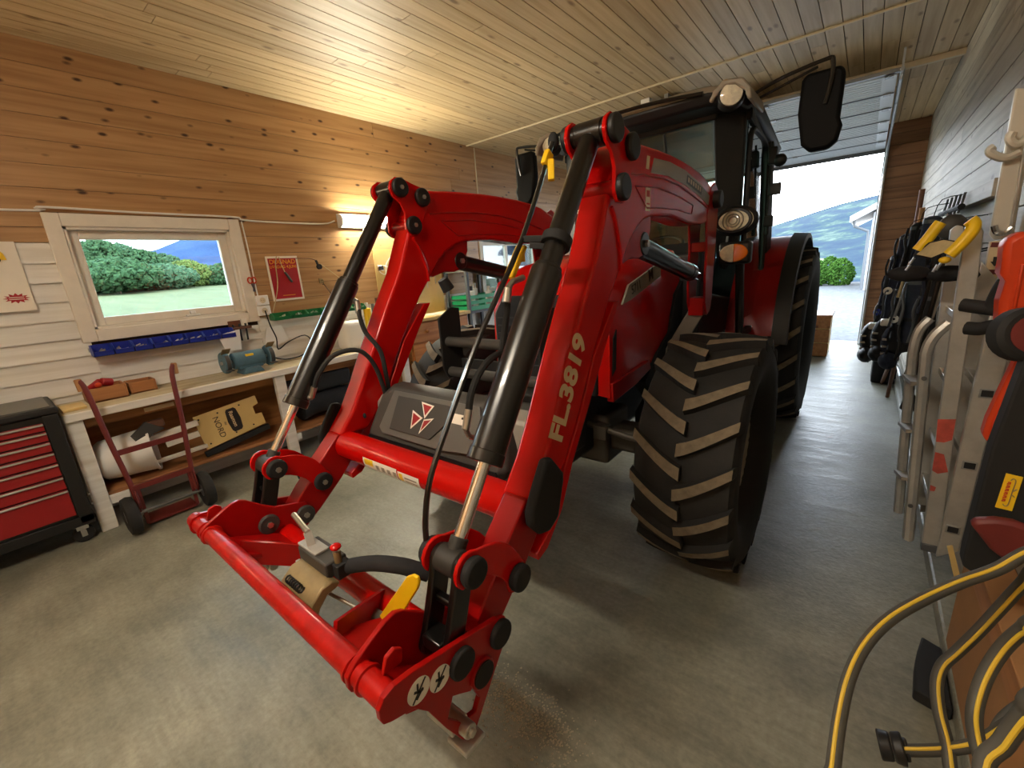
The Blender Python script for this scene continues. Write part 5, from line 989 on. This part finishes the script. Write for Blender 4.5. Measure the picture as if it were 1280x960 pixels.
for k, (y, z, h) in enumerate(((3.45, 1.65, .22), (3.60, 1.6, .26), (3.74, 1.62, .20), (3.88, 1.7, .24))):
    t = thing('screwdriver', (XW + .02, y, z - h), 'hand tool hanging on the plywood tool board, %s' % ['leftmost of the row', 'second of the row', 'third of the row', 'rightmost of the row'][k], 'tool', 'tools on the tool board'); MB().cyl((XW + .025, y, z), (XW + .025, y, z - h * .5), .016, .012, 10).build('handle', 'white_plastic' if k == 1 else 'aluminium', t); MB().cyl((XW + .025, y, z - h * .5), (XW + .025, y, z - h), .005, n=8).build('blade', 'bolt_steel', t)
su = thing('shelf_unit', (-4.15, 4.8, 0), 'dark grey steel shelf unit beside the far window', 'shelf unit')
for y in (4.06, 4.70, 5.55):
    for x in (-4.36, -3.98): MB().box((x - .02, y - .02, 0), (x + .02, y + .02, 1.62)).build('post', 'grey_pipe', su)
for z in (.35, 1.05, 1.58): MB().box((-4.38, 4.04, z), (-3.96, 5.57, z + .03)).build('shelf', 'grey_pipe' if z < 1.5 else 'galvanised', su)
def plastic_crate(y0, y1, z, label):
    t = thing('plastic_crate', (-4.17, (y0 + y1) / 2, z), label, 'crate', 'green crates on the shelf unit'); x0, x1, h = -4.34, -3.99, .20
    MB().box((x0, y0, z), (x1, y1, z + .012)).build('base', 'green_crate', t)
    for j in range(3):
        zz = z + .01 + j * .07
        for a, b in (((x1 - .012, y0, zz), (x1, y1, zz + .045)), ((x0, y0, zz), (x0 + .012, y1, zz + .045)), ((x0, y0, zz), (x1, y0 + .012, zz + .045)), ((x0, y1 - .012, zz), (x1, y1, zz + .045))): MB().box(a, b).build('slat', 'green_crate', t, smooth=False)
    for a in (y0, (y0 + y1) / 2, y1 - .02): MB().box((x1 - .014, a, z), (x1 + .002, a + .02, z + .20)).build('rib', 'green_crate', t, smooth=False)
plastic_crate(4.10, 4.66, 1.081, 'green plastic crate on the shelf unit, nearer one'); plastic_crate(4.74, 5.26, 1.081, 'green plastic crate on the shelf unit, nearer the far window')
for k, (x, y, r, h, lb) in enumerate(((-4.1, 4.24, .05, .30, 'white bottle with dark cap in the nearer green crate'), (-4.2, 4.42, .045, .33, 'pale bottle in the middle of the nearer green crate'), (-4.08, 4.58, .05, .28, 'short white bottle at the far end of the nearer green crate'), (-4.15, 4.95, .06, .27, 'white bottle in the green crate nearer the far window'))):
    t = thing('bottle', (x, y, 1.094), lb, 'bottle', 'bottles in the green crates'); MB().cyl((x, y, 1.094), (x, y, 1.094 + h * .8), r, n=16).build('body', 'white_plastic', t, bevel=.01); MB().cyl((x, y, 1.094 + h * .8), (x, y, 1.094 + h), r * .55, n=14).build('cap', 'black_plastic' if k == 0 else 'white_plastic', t)
t = thing('fan_heater', (-4.18, 5.4, 1.08), 'white fan heater standing on the shelf beside the green crates', 'heater'); MB().box((-4.32, 5.28, 1.081), (-4.04, 5.52, 1.45)).build('housing', 'white_plastic', t, bevel=.02); m = MB()
for rr in (.04, .07, .10): m.lathe([(rr, 0), (rr + .008, .006), (rr + .008, 0)], (-4.04, 5.40, 1.32), (1, 0, 0), 20)
m.build('grill', 'grey_plastic', t)
tag(MB().box((-4.34, 4.12, .381), (-4.0, 4.66, .70)).build('storage_box', 'black_plastic', bevel=.02), 'black storage box on the lowest shelf of the steel unit', 'box')
# ================================================================== right wall: ladders
def quad_plate(name, px, Y, th, mat, parent, bevel=0, extra=0):
    pts = [at(x, y, 1, Y) for x, y in px]; return MB().prism([(p.x, p.z) for p in pts], 1, Y, Y + th).build(name, mat, parent, bevel=bevel)
def ladder(name, px, Y, gap, holes, label, mat='aluminium', rung_z=None, holed=False):
    pts = [at(x, y, 1, Y) for x, y in px]; cx = sum(p.x for p in pts) / len(pts); cz = min(p.z for p in pts)
    t = thing(name, (cx, Y + gap / 2, cz), label, 'ladder', 'ladders on the right wall')
    for k, yy in enumerate((Y, Y + gap)): MB().prism([(p.x, p.z) for p in pts], 1, yy, yy + .024).build('stile', mat, t, bevel=.004)
    for (x, y) in holes:
        p = at(x, y, 1, Y); MB().box((p.x - .014, Y + .02, p.z - .014), (p.x + .014, Y + gap + .01, p.z + .014)).build('rung', 'aluminium', t, bevel=.003)
        if holed:
            MB().box((p.x - .021, Y - .003, p.z - .018), (p.x + .021, Y + .002, p.z + .018)).build('rung_collar', 'galvanised', t, bevel=.004); MB().box((p.x - .016, Y - .0045, p.z - .013), (p.x + .016, Y + .001, p.z + .013)).build('rung_hole', 'black_matt', t, bevel=.003)
    return t
lc_ = ladder('ladder', [(1170, 697), (1198, 690), (1257, 460), (1280, 362), (1252, 330), (1222, 460)], 2.25, .36, [(1255, 405), (1234, 492), (1212, 582), (1191, 662)], 'aluminium ladder with square rung holes in its stile, nearest the wall', holed=True)
tag(MB().prism([(at(x, y, 1, 2.2).x, at(x, y, 1, 2.2).z) for x, y in ((1184, 684), (1191, 683), (1204, 735), (1196, 738))], 1, 2.2, 2.212).build('strap', 'beige_board'), 'thin beige strap hanging from the foot of the holed ladder', 'strap')
la = ladder('ladder', [(1152, 680), (1175, 684), (1205, 460), (1220, 367), (1230, 290), (1226, 279), (1217, 277), (1207, 284), (1199, 337), (1182, 460)], 2.32, .38, [(1205, 400), (1194, 490), (1180, 575), (1168, 640)], 'aluminium ladder with red paint smears on its stile, middle of the ladders')
def smear(px):
    pts = [at(x, y, 1, 2.32) for x, y in px]; MB().prism([(p.x, p.z) for p in pts], 1, 2.3185, 2.3195).build('paint_smear', 'smear', la, smooth=False)
smear([(1172, 524), (1195, 524), (1190, 550), (1180, 553), (1170, 552)]); smear([(1169, 565), (1180, 568), (1185, 590), (1172, 592), (1165, 588)]); smear([(1163, 606), (1170, 609), (1168, 614), (1162, 613)])
MB().box((at(1152, 680, 1, 2.32).x, 2.315, at(1160, 684, 1, 2.32).z - .02), (at(1175, 684, 1, 2.32).x, 2.35, at(1160, 684, 1, 2.32).z + .015)).build('rubber_foot', 'grey_pipe', la, bevel=.004)
lb_ = thing('step_ladder', (at(1140, 674, 1, 2.42).x, 2.6, at(1140, 674, 1, 2.42).z), 'folded aluminium step ladder with bent tube tops, farthest of the ladders', 'ladder', 'ladders on the right wall')
def strip(px, Y, w, mat, parent, th=.03, name='stile'):
    pts = [at(x, y, 1, Y) for x, y in px]
    return MB().tube(smooth_path(pts, 5), w, 8).build(name, mat, parent)
for (px, Y) in (([(1135, 674), (1155, 470), (1158, 440), (1168, 420), (1187, 403)], 2.42), ([(1123, 640), (1138, 470), (1143, 432), (1150, 412), (1163, 398)], 2.75)): strip(px, Y, .020, 'aluminium', lb_)
for y in (480, 540, 600): p, q = at(1150 - (y - 480) * .105, y, 1, 2.42), at(1138 - (y - 480) * .09, y - 10, 1, 2.75); MB().bar(p, q, .06, .015).build('step', 'aluminium_dark', lb_)
for (x, y) in ((1155, 473), (1138, 632)): p = at(x, y, 1, 2.40); MB().cyl(p, p + Vector((0, -.004, 0)), .009, n=12).build('rivet', 'steel_grey', lb_)
MB().prism([(at(x, y, 1, 2.80).x, at(x, y, 1, 2.80).z) for x, y in ((1172, 385), (1195, 352), (1196, 420), (1165, 640), (1150, 640))], 1, 2.80, 2.82).build('rear_frame', 'aluminium_dark', lb_)
# cream bar with hooks at the top right
cbx = thing('hook_bar', (at(1250, 295, 1, 2.9).x, 2.9, at(1250, 298, 1, 2.9).z), 'cream metal bar with clip and coat hooks high on the right wall', 'hook bar')
quad_plate('bar', [(1270, 110), (1300, 110), (1268, 292), (1258, 299), (1243, 300), (1237, 293)], 2.9, .03, 'bar_cream', cbx, .006)
quad_plate('bar_rib', [(1292, 112), (1296, 112), (1266, 285), (1262, 285)], 2.885, .02, 'aluminium', cbx, .003)
for px in ([(1275, 190), (1262, 196), (1252, 197), (1241, 193), (1237, 188), (1243, 183)], [(1288, 166), (1278, 178), (1268, 180), (1262, 173), (1266, 165)]): MB().tube(smooth_path([at(x, y, 1, 2.86) for x, y in px], 4), .016, 8).build('hook', 'bar_cream', cbx)
MB().tube(smooth_path([at(x, y, 1, 2.87) for x, y in ((1243, 282), (1246, 290), (1256, 291), (1265, 284))], 4), .012, 8).build('clip', 'chrome', cbx)
sg = thing('carton', (at(1245, 340, 1, 2.62).x, 2.65, at(1240, 372, 1, 2.62).z), 'cream carton with black down arrows behind the orange tool', 'carton')
quad_plate('front', [(1238, 302), (1262, 300), (1256, 374), (1226, 372)], 2.62, .03, 'decal_cream', sg)
for (y, x) in ((327, 1244), (358, 1235)):
    quad_plate('arrow', [(x - 2, y - 6), (x + 4, y - 6), (x + 3, y), (x + 7, y), (x - 1, y + 6), (x - 6, y), (x - 3, y)], 2.618, .003, 'decal_black', sg)
for y in (303, 337): quad_plate('band', [(1240 - (y - 303) * .25, y), (1260 - (y - 303) * .1, y), (1259 - (y - 303) * .1, y + 6), (1238 - (y - 303) * .25, y + 6)], 2.617, .004, 'maroon', sg)
# orange trimmer with sheath, black wall hook, maroon reel
og = thing('hedge_trimmer', (at(1262, 420, 1, 1.78).x, 1.8, at(1250, 418, 1, 1.78).z), 'orange power tool body hanging on the black wall hook', 'power tool')
quad_plate('body', [(1256, 302), (1268, 294), (1280, 288), (1300, 290), (1300, 420), (1262, 420), (1248, 412), (1250, 378), (1258, 352), (1251, 342), (1254, 325)], 1.74, .09, 'orange_plastic', og, .014); quad_plate('trim', [(1276, 330), (1282, 330), (1268, 400), (1263, 400)], 1.735, .012, 'orange_plastic', og, .004)
sh = thing('blade_sheath', (at(1240, 556, 1, 1.70).x, 1.7, at(1240, 556, 1, 1.70).z), 'long orange plastic blade sheath with a rounded tip', 'sheath')
quad_plate('shell', [(1300, 400), (1272, 448), (1250, 492), (1234, 526), (1229, 542), (1231, 551), (1240, 556), (1250, 553), (1258, 543), (1280, 480), (1300, 450)], 1.66, .05, 'orange_plastic', sh, .014); quad_plate('ridge', [(1290, 425), (1242, 530), (1240, 545), (1248, 545), (1295, 440)], 1.652, .012, 'orange_plastic', sh, .004)
wh = thing('wall_hook', (.5, 1.95, 1.35), 'black rubber-covered double hook holding the orange tool', 'hook')
for px in ([(1203, 381), (1225, 384), (1255, 388), (1300, 396)], [(1208, 410), (1225, 411), (1245, 407), (1300, 400)], [(1240, 386), (1250, 365), (1258, 352)]): MB().tube(smooth_path([at(x, y, 1, 1.98 - .001 * (x - 1200)) for x, y in px], 4), .021, 10).build('arm', 'black_matt', wh)
rl = thing('reel', (at(1280, 415, 1, 1.55).x, 1.55, at(1280, 440, 1, 1.55).z), 'round maroon and black reel at the right edge below the orange tool', 'reel'); c = at(1284, 418, 1, 1.55); MB().lathe([(.02, -.03), (.055, -.03), (.065, -.02), (.065, .02), (.055, .03), (.02, .03)], c, (.3, -1, .2), 26).build('rim', 'black_matt', rl); MB().lathe([(.001, .035), (.045, .032), (.045, 0)], c, (.3, -1, .2), 22).build('face', 'maroon', rl)
# black flat case with yellow label
bc = thing('flat_case', (at(1225, 715, 1, 1.50).x, 1.5, at(1219, 719, 1, 1.50).z), 'long flat black case with a yellow label leaning in front of the ladders', 'case')
quad_plate('shell', [(1290, 430), (1278, 460), (1240, 560), (1206, 690), (1203, 708), (1219, 719), (1256, 702), (1300, 640), (1300, 430)], 1.50, .06, 'black_matt', bc, .01)
lbq = [(1258, 592), (1279, 597), (1265, 639), (1244, 634)]; yl_ = quad_plate('label', lbq, 1.4965, .004, 'yellow_tape', bc)
def on_lab(u, v):
    a = Vector(lbq[3]).lerp(Vector(lbq[2]), u); b = Vector(lbq[0]).lerp(Vector(lbq[1]), u); q = a.lerp(b, v); return at(q.x, q.y, 1, 1.4955)
MB().tube(smooth_path([on_lab(.35, .14), on_lab(.5, .10), on_lab(.66, .16), on_lab(.66, .5), on_lab(.66, .84), on_lab(.5, .9), on_lab(.38, .84)], 5), .0012, 6).tube([on_lab(.70, .55), on_lab(.84, .62), on_lab(.90, .62)], .0014, 6).tube([on_lab(.72, .44), on_lab(.88, .40)], .0014, 6).build('label_drawing', 'khaki_metal', yl_)
for k in range(6): MB().tube([on_lab(.22, .22 + k * .10), on_lab(.40, .24 + k * .10), on_lab(.40, .28 + k * .10), on_lab(.24, .27 + k * .10)], .0016, 6).build('label_letter', 'orange_plastic', yl_)
tag(MB().prism([(at(x, y, 1, 1.42).x, at(x, y, 1, 1.42).z) for x, y in ((1212, 655), (1222, 651), (1245, 650), (1270, 654), (1300, 666), (1300, 690), (1276, 700), (1257, 703), (1238, 688), (1224, 670))], 1, 1.42, 1.45).build('shovel_blade', 'maroon', bevel=.010), 'dark red pointed shovel blade in front of the flat black case', 'shovel')
# ================================================================== gear hanging on the right wall nearer the door
def gear(name, pts, r, mat, label, cat, taper=None, n=10, sm=5):
    path = smooth_path(pts, sm); k = len(path)
    tp = None
    if taper: tp = [taper[0] + (taper[1] - taper[0]) * i / (k - 1) for i in range(k)]; tp[0] *= .5; tp[-1] *= .5
    return tag(MB().tube(path, r, n, taper=tp).build(name, mat), label, cat)
gear('garden_pole', [at(1109, 496, 2, 0.005), at(1122, 440, 0, .345), at(1134, 388, 0, .385)], .017, 'brown_wood', 'brown wooden pole standing in front of the dark bags', 'pole')
gear('garden_pole', [at(1102, 479, 2, 0.005), at(1116, 445, 0, .31), at(1130, 410, 0, .36)], .017, 'brown_wood', 'shorter brown wooden pole behind the front one', 'pole')
gear('metal_tube', [at(1130, 497, 2, 0.005), at(1126, 470, 0, .375), at(1119, 448, 0, .36)], .014, 'galvanised', 'bright metal tube leaning beside the brown poles', 'tube')
gear('thin_stick', [(.47, 8.2, .02), (.46, 8.0, 1.0), (.46, 7.9, 2.2)], .03, 'brown_wood', 'brown plank leaning in the corner beside the garage opening', 'plank')
gear('thin_stick', [(.42, 7.6, .02), (.44, 7.5, 1.0), (.46, 7.4, 1.95)], .028, 'cardboard', 'shorter pale plank leaning in the corner beside the garage opening', 'plank')
for k, (a, b, r, mat, lb) in enumerate((
    ((1122, 318, 5.6), (1096, 440, 5.5), .055, 'black_cloth', 'long black ski bag nearest the garage opening'),
    ((1135, 292, 5.2), (1110, 430, 5.1), .06, 'navy_cloth', 'long navy ski bag with white binding, second from the garage opening'),
    ((1150, 278, 4.7), (1122, 440, 4.7), .06, 'black_cloth', 'long black bag in the middle of the hanging gear'),
    ((1167, 270, 4.2), (1137, 430, 4.2), .06, 'navy_cloth', 'navy bag hanging behind the yellow tubes'),
    ((1183, 300, 3.6), (1152, 440, 3.6), .05, 'black_cloth', 'black bag hanging next to the step ladder'))):
    p = at(a[0], a[1], 1, a[2]); q = at(b[0], b[1], 1, b[2]); m_ = p.lerp(q, .5) + Vector((-.015, 0, .0)); path = smooth_path([p, p.lerp(q, .15), m_, p.lerp(q, .85), q], 5); n_ = len(path)
    t = thing('gear_bag', q, lb, 'bag', 'bags hanging on the right wall'); tp = [.75 + .5 * i / (n_ - 1) for i in range(n_)]; tp[0] *= .5; tp[-1] *= .5
    MB().tube(path, r, 12, taper=tp).build('body', mat, t)
    MB().tube(smooth_path([path[1], p + Vector((.03, .02, .10)), (XR - .02, p.y + .03, p.z + .12), (XR, p.y + .03, p.z + .12)], 3), .003, 6).build('hanging_loop', 'black_matt', t)
    for j in range(4):
        c = path[2 + j * 4]; a_ = random.uniform(-1, 1); c = c + Vector((-r * 1.05, -r * .9, 0))
        MB().tube(smooth_path([c, c + Vector((-.012, .05 * a_, -.08)), c + Vector((.0, .09 * a_, -.17)), c + Vector((-.012, .10 * a_, -.28))], 3), .009, 6).build('strap', ['black_matt', 'navy_cloth', 'grey_pipe', 'black_matt'][j], t)
        MB().lathe([(r * tp[2 + j * 4] * .98, -.012), (r * tp[2 + j * 4] * 1.06, -.012), (r * tp[2 + j * 4] * 1.06, .012), (r * tp[2 + j * 4] * .98, .012)], path[2 + j * 4], q - p, 12).build('webbing', 'black_matt' if j % 2 else 'grey_pipe', t)
    if k != 4:
        c = path[int(n_ * (.55, .5, .62, .45)[k])] + Vector((-r * .9, -r * 1.0, 0)); MB().lathe([(.010, -.004), (.032, -.004), (.032, .004), (.010, .004), (.010, -.004)], c, (-.3, -1, 0), 16).build('badge', ('blue_plastic', 'decal_white', 'white_plastic', 'khaki_metal')[k], t)
for k, (x, y, X, mat, lb) in enumerate(((1088, 423, 5.3, 'black_plastic', 'black ski boot hanging lowest by the garage opening'), (1103, 420, 5.0, 'black_matt', 'black ski boot hanging beside the first boot'), (1116, 428, 4.85, 'navy_cloth', 'navy blue boot hanging behind the brown poles'))):
    p = at(x, y, 1, X); t = thing('ski_boot', (p.x, p.y, p.z - .2), lb, 'boot', 'boots hanging on the right wall'); MB().ball(p, .15, .55, .8, 1.05, 16).ball(p + Vector((-.02, -.1, -.14)), .12, .55, 1.1, .6, 14).build('shell', mat, t); MB().box((p.x - .03, p.y - .10, p.z + .10), (p.x + .05, p.y + .02, p.z + .155)).build('cuff', 'decal_white' if k < 2 else 'blue_plastic', t, bevel=.015)
    MB().tube([p + Vector((0, 0, .10)), p + Vector((.05, 0, .30)), (XR, p.y + .02, p.z + .42)], .005, 6).build('hanging_lace', 'black_matt', t)
    for j in range(3): MB().box((p.x - .075, p.y - .10, p.z - .09 + j * .06), (p.x - .03, p.y - .06, p.z - .075 + j * .06)).build('buckle', 'bolt_steel', t)
p = at(1093, 478, 2, .004); tag(MB().box((p.x - .04, p.y - .02, .003), (p.x + .18, p.y + .3, .36)).build('gear_box', 'black_matt', bevel=.02), 'small black box on the floor under the hanging boots', 'box')
for k, (pts, mat, r, lb) in enumerate((
    ([(1158, 290), (1140, 322), (1122, 372)], 'beige_cloth', .010, 'pale ski pole farthest left in the hanging gear'),
    ([(1150, 316), (1138, 342), (1118, 396)], 'galvanised', .010, 'silver ski pole beside the pale one'),
    ([(1181, 325), (1170, 365), (1150, 440), (1137, 498)], 'black_paint', .010, 'thin black ski pole with basket in front of the step ladder'),
    ([(1168, 330), (1157, 372), (1142, 425)], 'black_paint', .009, 'thin black ski pole behind the basket pole'),
    ([(1176, 352), (1172, 372), (1163, 398)], 'white_plastic', .012, 'short white ski pole grip next to the step ladder'))):
    pts = [at(x, y, 1, (4.6, 4.4, 2.95, 3.3, 3.0)[k]) for (x, y) in pts]; t = thing('ski_pole', pts[-1], lb, 'ski pole', 'ski poles on the right wall'); MB().tube(smooth_path(pts, 4), r, 8).build('shaft', mat, t)
    MB().cyl(pts[0], pts[0] + (pts[0] - pts[1]).normalized() * .10, .017, n=10).build('grip', 'black_matt', t)
    MB().tube([pts[0], pts[0] + Vector((.08, .03, .03)), (XR, pts[0].y + .06, pts[0].z + .06)], .004, 6).build('wrist_strap', 'black_matt', t)
    if k == 2: MB().cyl(pts[-1] + Vector((0, 0, -.06)), pts[-1] + Vector((0, 0, .02)), .035, .02, 14).build('basket', 'black_plastic', t, bevel=.004)
# yellow tube chair
yc = thing('folding_chair', (.25, 2.4, 1.4), 'folded chair with two yellow tubes and a beige panel hanging on the right wall', 'chair')
for px, Y in (([(1212, 275), (1217, 280), (1214, 290), (1200, 306), (1186, 319)], 2.26), ([(1176, 278), (1170, 285), (1160, 298), (1147, 313)], 2.45)): MB().tube(smooth_path([at(x, y, 1, Y) for x, y in px], 4), .020, 12).build('tube', 'yellow_plastic', yc)
pp = [at(x, y, 1, Y) for x, y, Y in ((1146, 318, 2.42), (1163, 304, 2.40), (1180, 300, 2.36), (1196, 303, 2.30), (1188, 312, 2.30), (1164, 322, 2.36))]
cpt = sum(pp, Vector()) / 6
def shell(pts, off, mat, name):
    k = len(pts); vs = [p for p in pts] + [p + Vector((.0, off, 0)) for p in pts]; MB().add(vs, [tuple(range(k)), tuple(range(2 * k - 1, k - 1, -1))] + [(i, (i + 1) % k, k + (i + 1) % k, k + i) for i in range(k)]).build(name, mat, yc)
shell([cpt + (p - cpt) * 1.16 + Vector((.0, .02, 0)) for p in pp], .02, 'black_cloth', 'panel_border'); shell(pp, .015, 'beige_cloth', 'panel')
for (x0_, y0_, x1_, y1_) in ((1138, 331, 1132, 338), (1143, 322, 1137, 330), (1179, 325, 1170, 338), (1172, 331, 1166, 340)): MB().tube([at(x0_, y0_, 1, 2.4), at(x1_, y1_, 1, 2.4)], .005, 6).build('rod', 'galvanised', yc)
p = at(1181, 325, 1, 2.3); MB().ball(p, .018, 1, 1, .7).build('joint', 'yellow_tape', yc)
for k, (x, y, lb) in enumerate(((1136, 342, 'black padded glove hanging under the beige chair panel'), (1184, 342, 'black padded glove hanging right of the beige chair panel'))):
    p = at(x, y, 1, 2.5); tag(MB().ball(p, .055, 1.3, .7, .6, 14).ball(p + Vector((.05, .02, -.01)), .04, 1.2, .7, .6, 12).build('glove', 'black_cloth'), lb, 'glove')
rk = thing('garden_rake', (.42, 3.9, 1.5), 'dark rake with upright steel tines on the right wall', 'rake')
for k in range(5): p = at(1179 + k * 5, 262 - k * 1.5, 0, .42); MB().tube([p + Vector((0, 0, -.05)), p + Vector((.01, 0, .01)), p + Vector((.015, -.02, .07))], .008, 6).build('tine', 'steel_grey', rk)
MB().tube([at(1176, 268, 0, .42), at(1202, 258, 0, .42)], .018, 8).build('head', 'black_matt', rk); MB().tube([at(1188, 264, 0, .42), at(1178, 300, 0, .43), at(1160, 380, 0, .43)], .014, 8).build('handle', 'brown_wood', rk)
tag(MB().ball(at(1190, 284, 1, 3.0), .06, .9, .6, 1.0, 14).build('tool_bag', 'grey_dark'), 'dark grey pouch between the two yellow tubes', 'pouch')
# ================================================================== water hose with yellow stripe in the near right corner
def atd(x, y, d):
    r = RC @ Vector((x - 640, y - 480, F_PX)); return CAM + r.normalized() * d
hs_ = thing('garden_hose', (.3, 1.2, .0), 'grey hose with yellow stripe hanging in loose loops at the lower right', 'hose')
HK = Vector((.455, .86, 1.25))
def hose_loop(px, r=.0095, pre=(), post=()):
    path = smooth_path([Vector(p) for p in pre] + [atd(x, y, d) for x, y, d in px] + [Vector(p) for p in post], 6)
    MB().tube(path, r, 12).build('hose_run', 'grey_hose', hs_)
    off = []
    for i, p in enumerate(path):
        t_ = (path[min(i + 1, len(path) - 1)] - path[max(i - 1, 0)]).normalized(); n_ = (CAM - p); n_ = (n_ - t_ * n_.dot(t_)).normalized(); off.append(p + (n_ * .88 + t_.cross(n_) * -.2) * r)
    MB().tube(off, r * .30, 8).build('hose_stripe', 'hose_yellow', hs_)
hose_loop([(1038, 1010, .94), (1042, 955, .94), (1050, 895, .95), (1062, 845, .96), (1082, 805, .98), (1112, 774, 1.0), (1152, 750, 1.03), (1200, 728, 1.06), (1245, 712, 1.08), (1310, 682, 1.08)], pre=[(.42, .36, .60), (.25, .34, .55), (.09, .42, .62)], post=[(.38, .92, 1.22), HK])
hose_loop([(1310, 702, 1.10), (1278, 730, 1.15), (1250, 760, 1.18), (1222, 790, 1.2), (1196, 815, 1.22), (1178, 832, 1.22), (1171, 855, 1.21), (1174, 890, 1.20), (1184, 930, 1.20), (1192, 985, 1.2)], pre=[HK, (.36, .94, 1.17)], post=[(.25, .72, .55), (.36, .62, .48), (.45, .60, .62)])
hose_loop([(1310, 770, .92), (1280, 786, .96), (1252, 812, .99), (1230, 848, 1.0), (1218, 890, 1.0), (1222, 930, .98), (1236, 968, .97), (1250, 1000, .97)], pre=[HK, (.34, .80, 1.20)], post=[(.26, .55, .80), (.40, .46, .84)])
hose_loop([(1310, 860, .80), (1282, 892, .82), (1255, 928, .84), (1230, 975, .85)], pre=[HK, (.32, .70, 1.22)], post=[(.20, .48, .92), (.36, .42, .96)])
hose_loop([(1120, 937, 1.22), (1150, 938, 1.22), (1190, 936, 1.2), (1225, 928, 1.18), (1262, 905, 1.15), (1300, 880, 1.12)], post=[(.38, .86, 1.02), HK])
hose_loop([(1310, 868, 1.2), (1280, 880, 1.2), (1256, 898, 1.2), (1245, 915, 1.2)], .009, pre=[HK, (.41, .93, .98)])
a, b = atd(1098, 930, 1.23), atd(1132, 937, 1.23); d = (b - a)
MB().cyl(a, a + d * .5, .024, .022, 18).cyl(a + d * .52, a + d * .95, .023, .026, 18).cyl(a + d * .9, a + d * 1.12, .018, n=14).build('coupling', 'black_plastic', hs_, bevel=.003)
hk = thing('hose_hook', (XR, .86, 1.2), 'black steel hook on the right wall carrying the hose loops', 'hook')
MB().box((XR - .012, .82, 1.18), (XR, .90, 1.32)).build('plate', 'black_matt', hk, bevel=.003); MB().tube(smooth_path([(XR - .01, .86, 1.22), (.42, .86, 1.22), (.39, .86, 1.24), (.385, .86, 1.29)], 4), .012, 8).build('arm', 'black_matt', hk)
# cartons and offcuts behind the hose
bx0 = thing('carton', (.44, 1.95, .07), 'brown cardboard box on the curb behind the hose', 'carton')
MB().box((.405, 1.35, .071), (.495, 2.05, .52)).build('body', 'cardboard', bx0, bevel=.004); MB().box((.404, 1.35, .44), (.4045, 2.05, .52)).build('flap', 'box_wood', bx0)
tag(MB().prism([(.30, 1.75), (.395, 1.72), (.395, 2.02), (.34, 2.05), (.32, 1.95), (.31, 1.88)], 2, .002, .05).build('black_tray', 'black_matt', bevel=.006), 'flat black plastic piece on the floor behind the hose', 'tray')
# wooden crate behind the rear wheel
p = at(1033, 447, 2, 0); cr_ = thing('wooden_crate', (p.x - .4, p.y + .3, 0), 'yellow-brown wooden crate on the floor behind the rear tyre', 'crate'); zt = at(1033, 394, 1, p.y).z
for k in range(3): board(cr_, (p.x - .75, p.y, .01 + k * zt / 3 + .004), (p.x, p.y + .02, (k + 1) * zt / 3 - .004), 'box_wood', 'front_board', .003)
MB().box((p.x - .74, p.y + .02, .01), (p.x - .005, p.y + .62, zt - .01)).build('body', 'beige_board', cr_, bevel=.006); MB().box((p.x - .75, p.y - .002, zt - .03), (p.x + .01, p.y + .63, zt)).build('lid', 'box_wood', cr_, bevel=.004)
for k, w_ in enumerate((.10, .16)): MB().box((p.x - .42 + k * .15, p.y - .002, zt * .70), (p.x - .42 + k * .15 + w_ * .8, p.y, zt * .70 + .035)).build('crate_mark', 'brown_wood', cr_, smooth=False)
# loose grit swept on the floor in front of the loader
vs = []; fs = []; rnd = random.Random(5)
for i in range(900):
    t_ = rnd.random(); px = 600 + 110 * t_ + rnd.gauss(0, 14); py = 850 + 75 * t_ + rnd.gauss(0, 16) + (rnd.random() < .25) * rnd.uniform(-30, 60)
    q = at(px, min(py, 990), 2, .0); s_ = rnd.uniform(.0015, .0048); b = len(vs)
    vs += [(q.x - s_, q.y - s_, .0), (q.x + s_, q.y - s_ * .6, .0), (q.x + s_ * .3, q.y + s_, .0), (q.x, q.y, s_ * 1.2)]; fs += [(b, b + 1, b + 3), (b + 1, b + 2, b + 3), (b + 2, b, b + 3)]
gt = MB().add(vs, fs).build('floor_grit', 'grit', smooth=False); gt['kind'] = 'stuff'; tag(gt, 'loose pale grit scattered on the floor by the loader foot', 'grit')
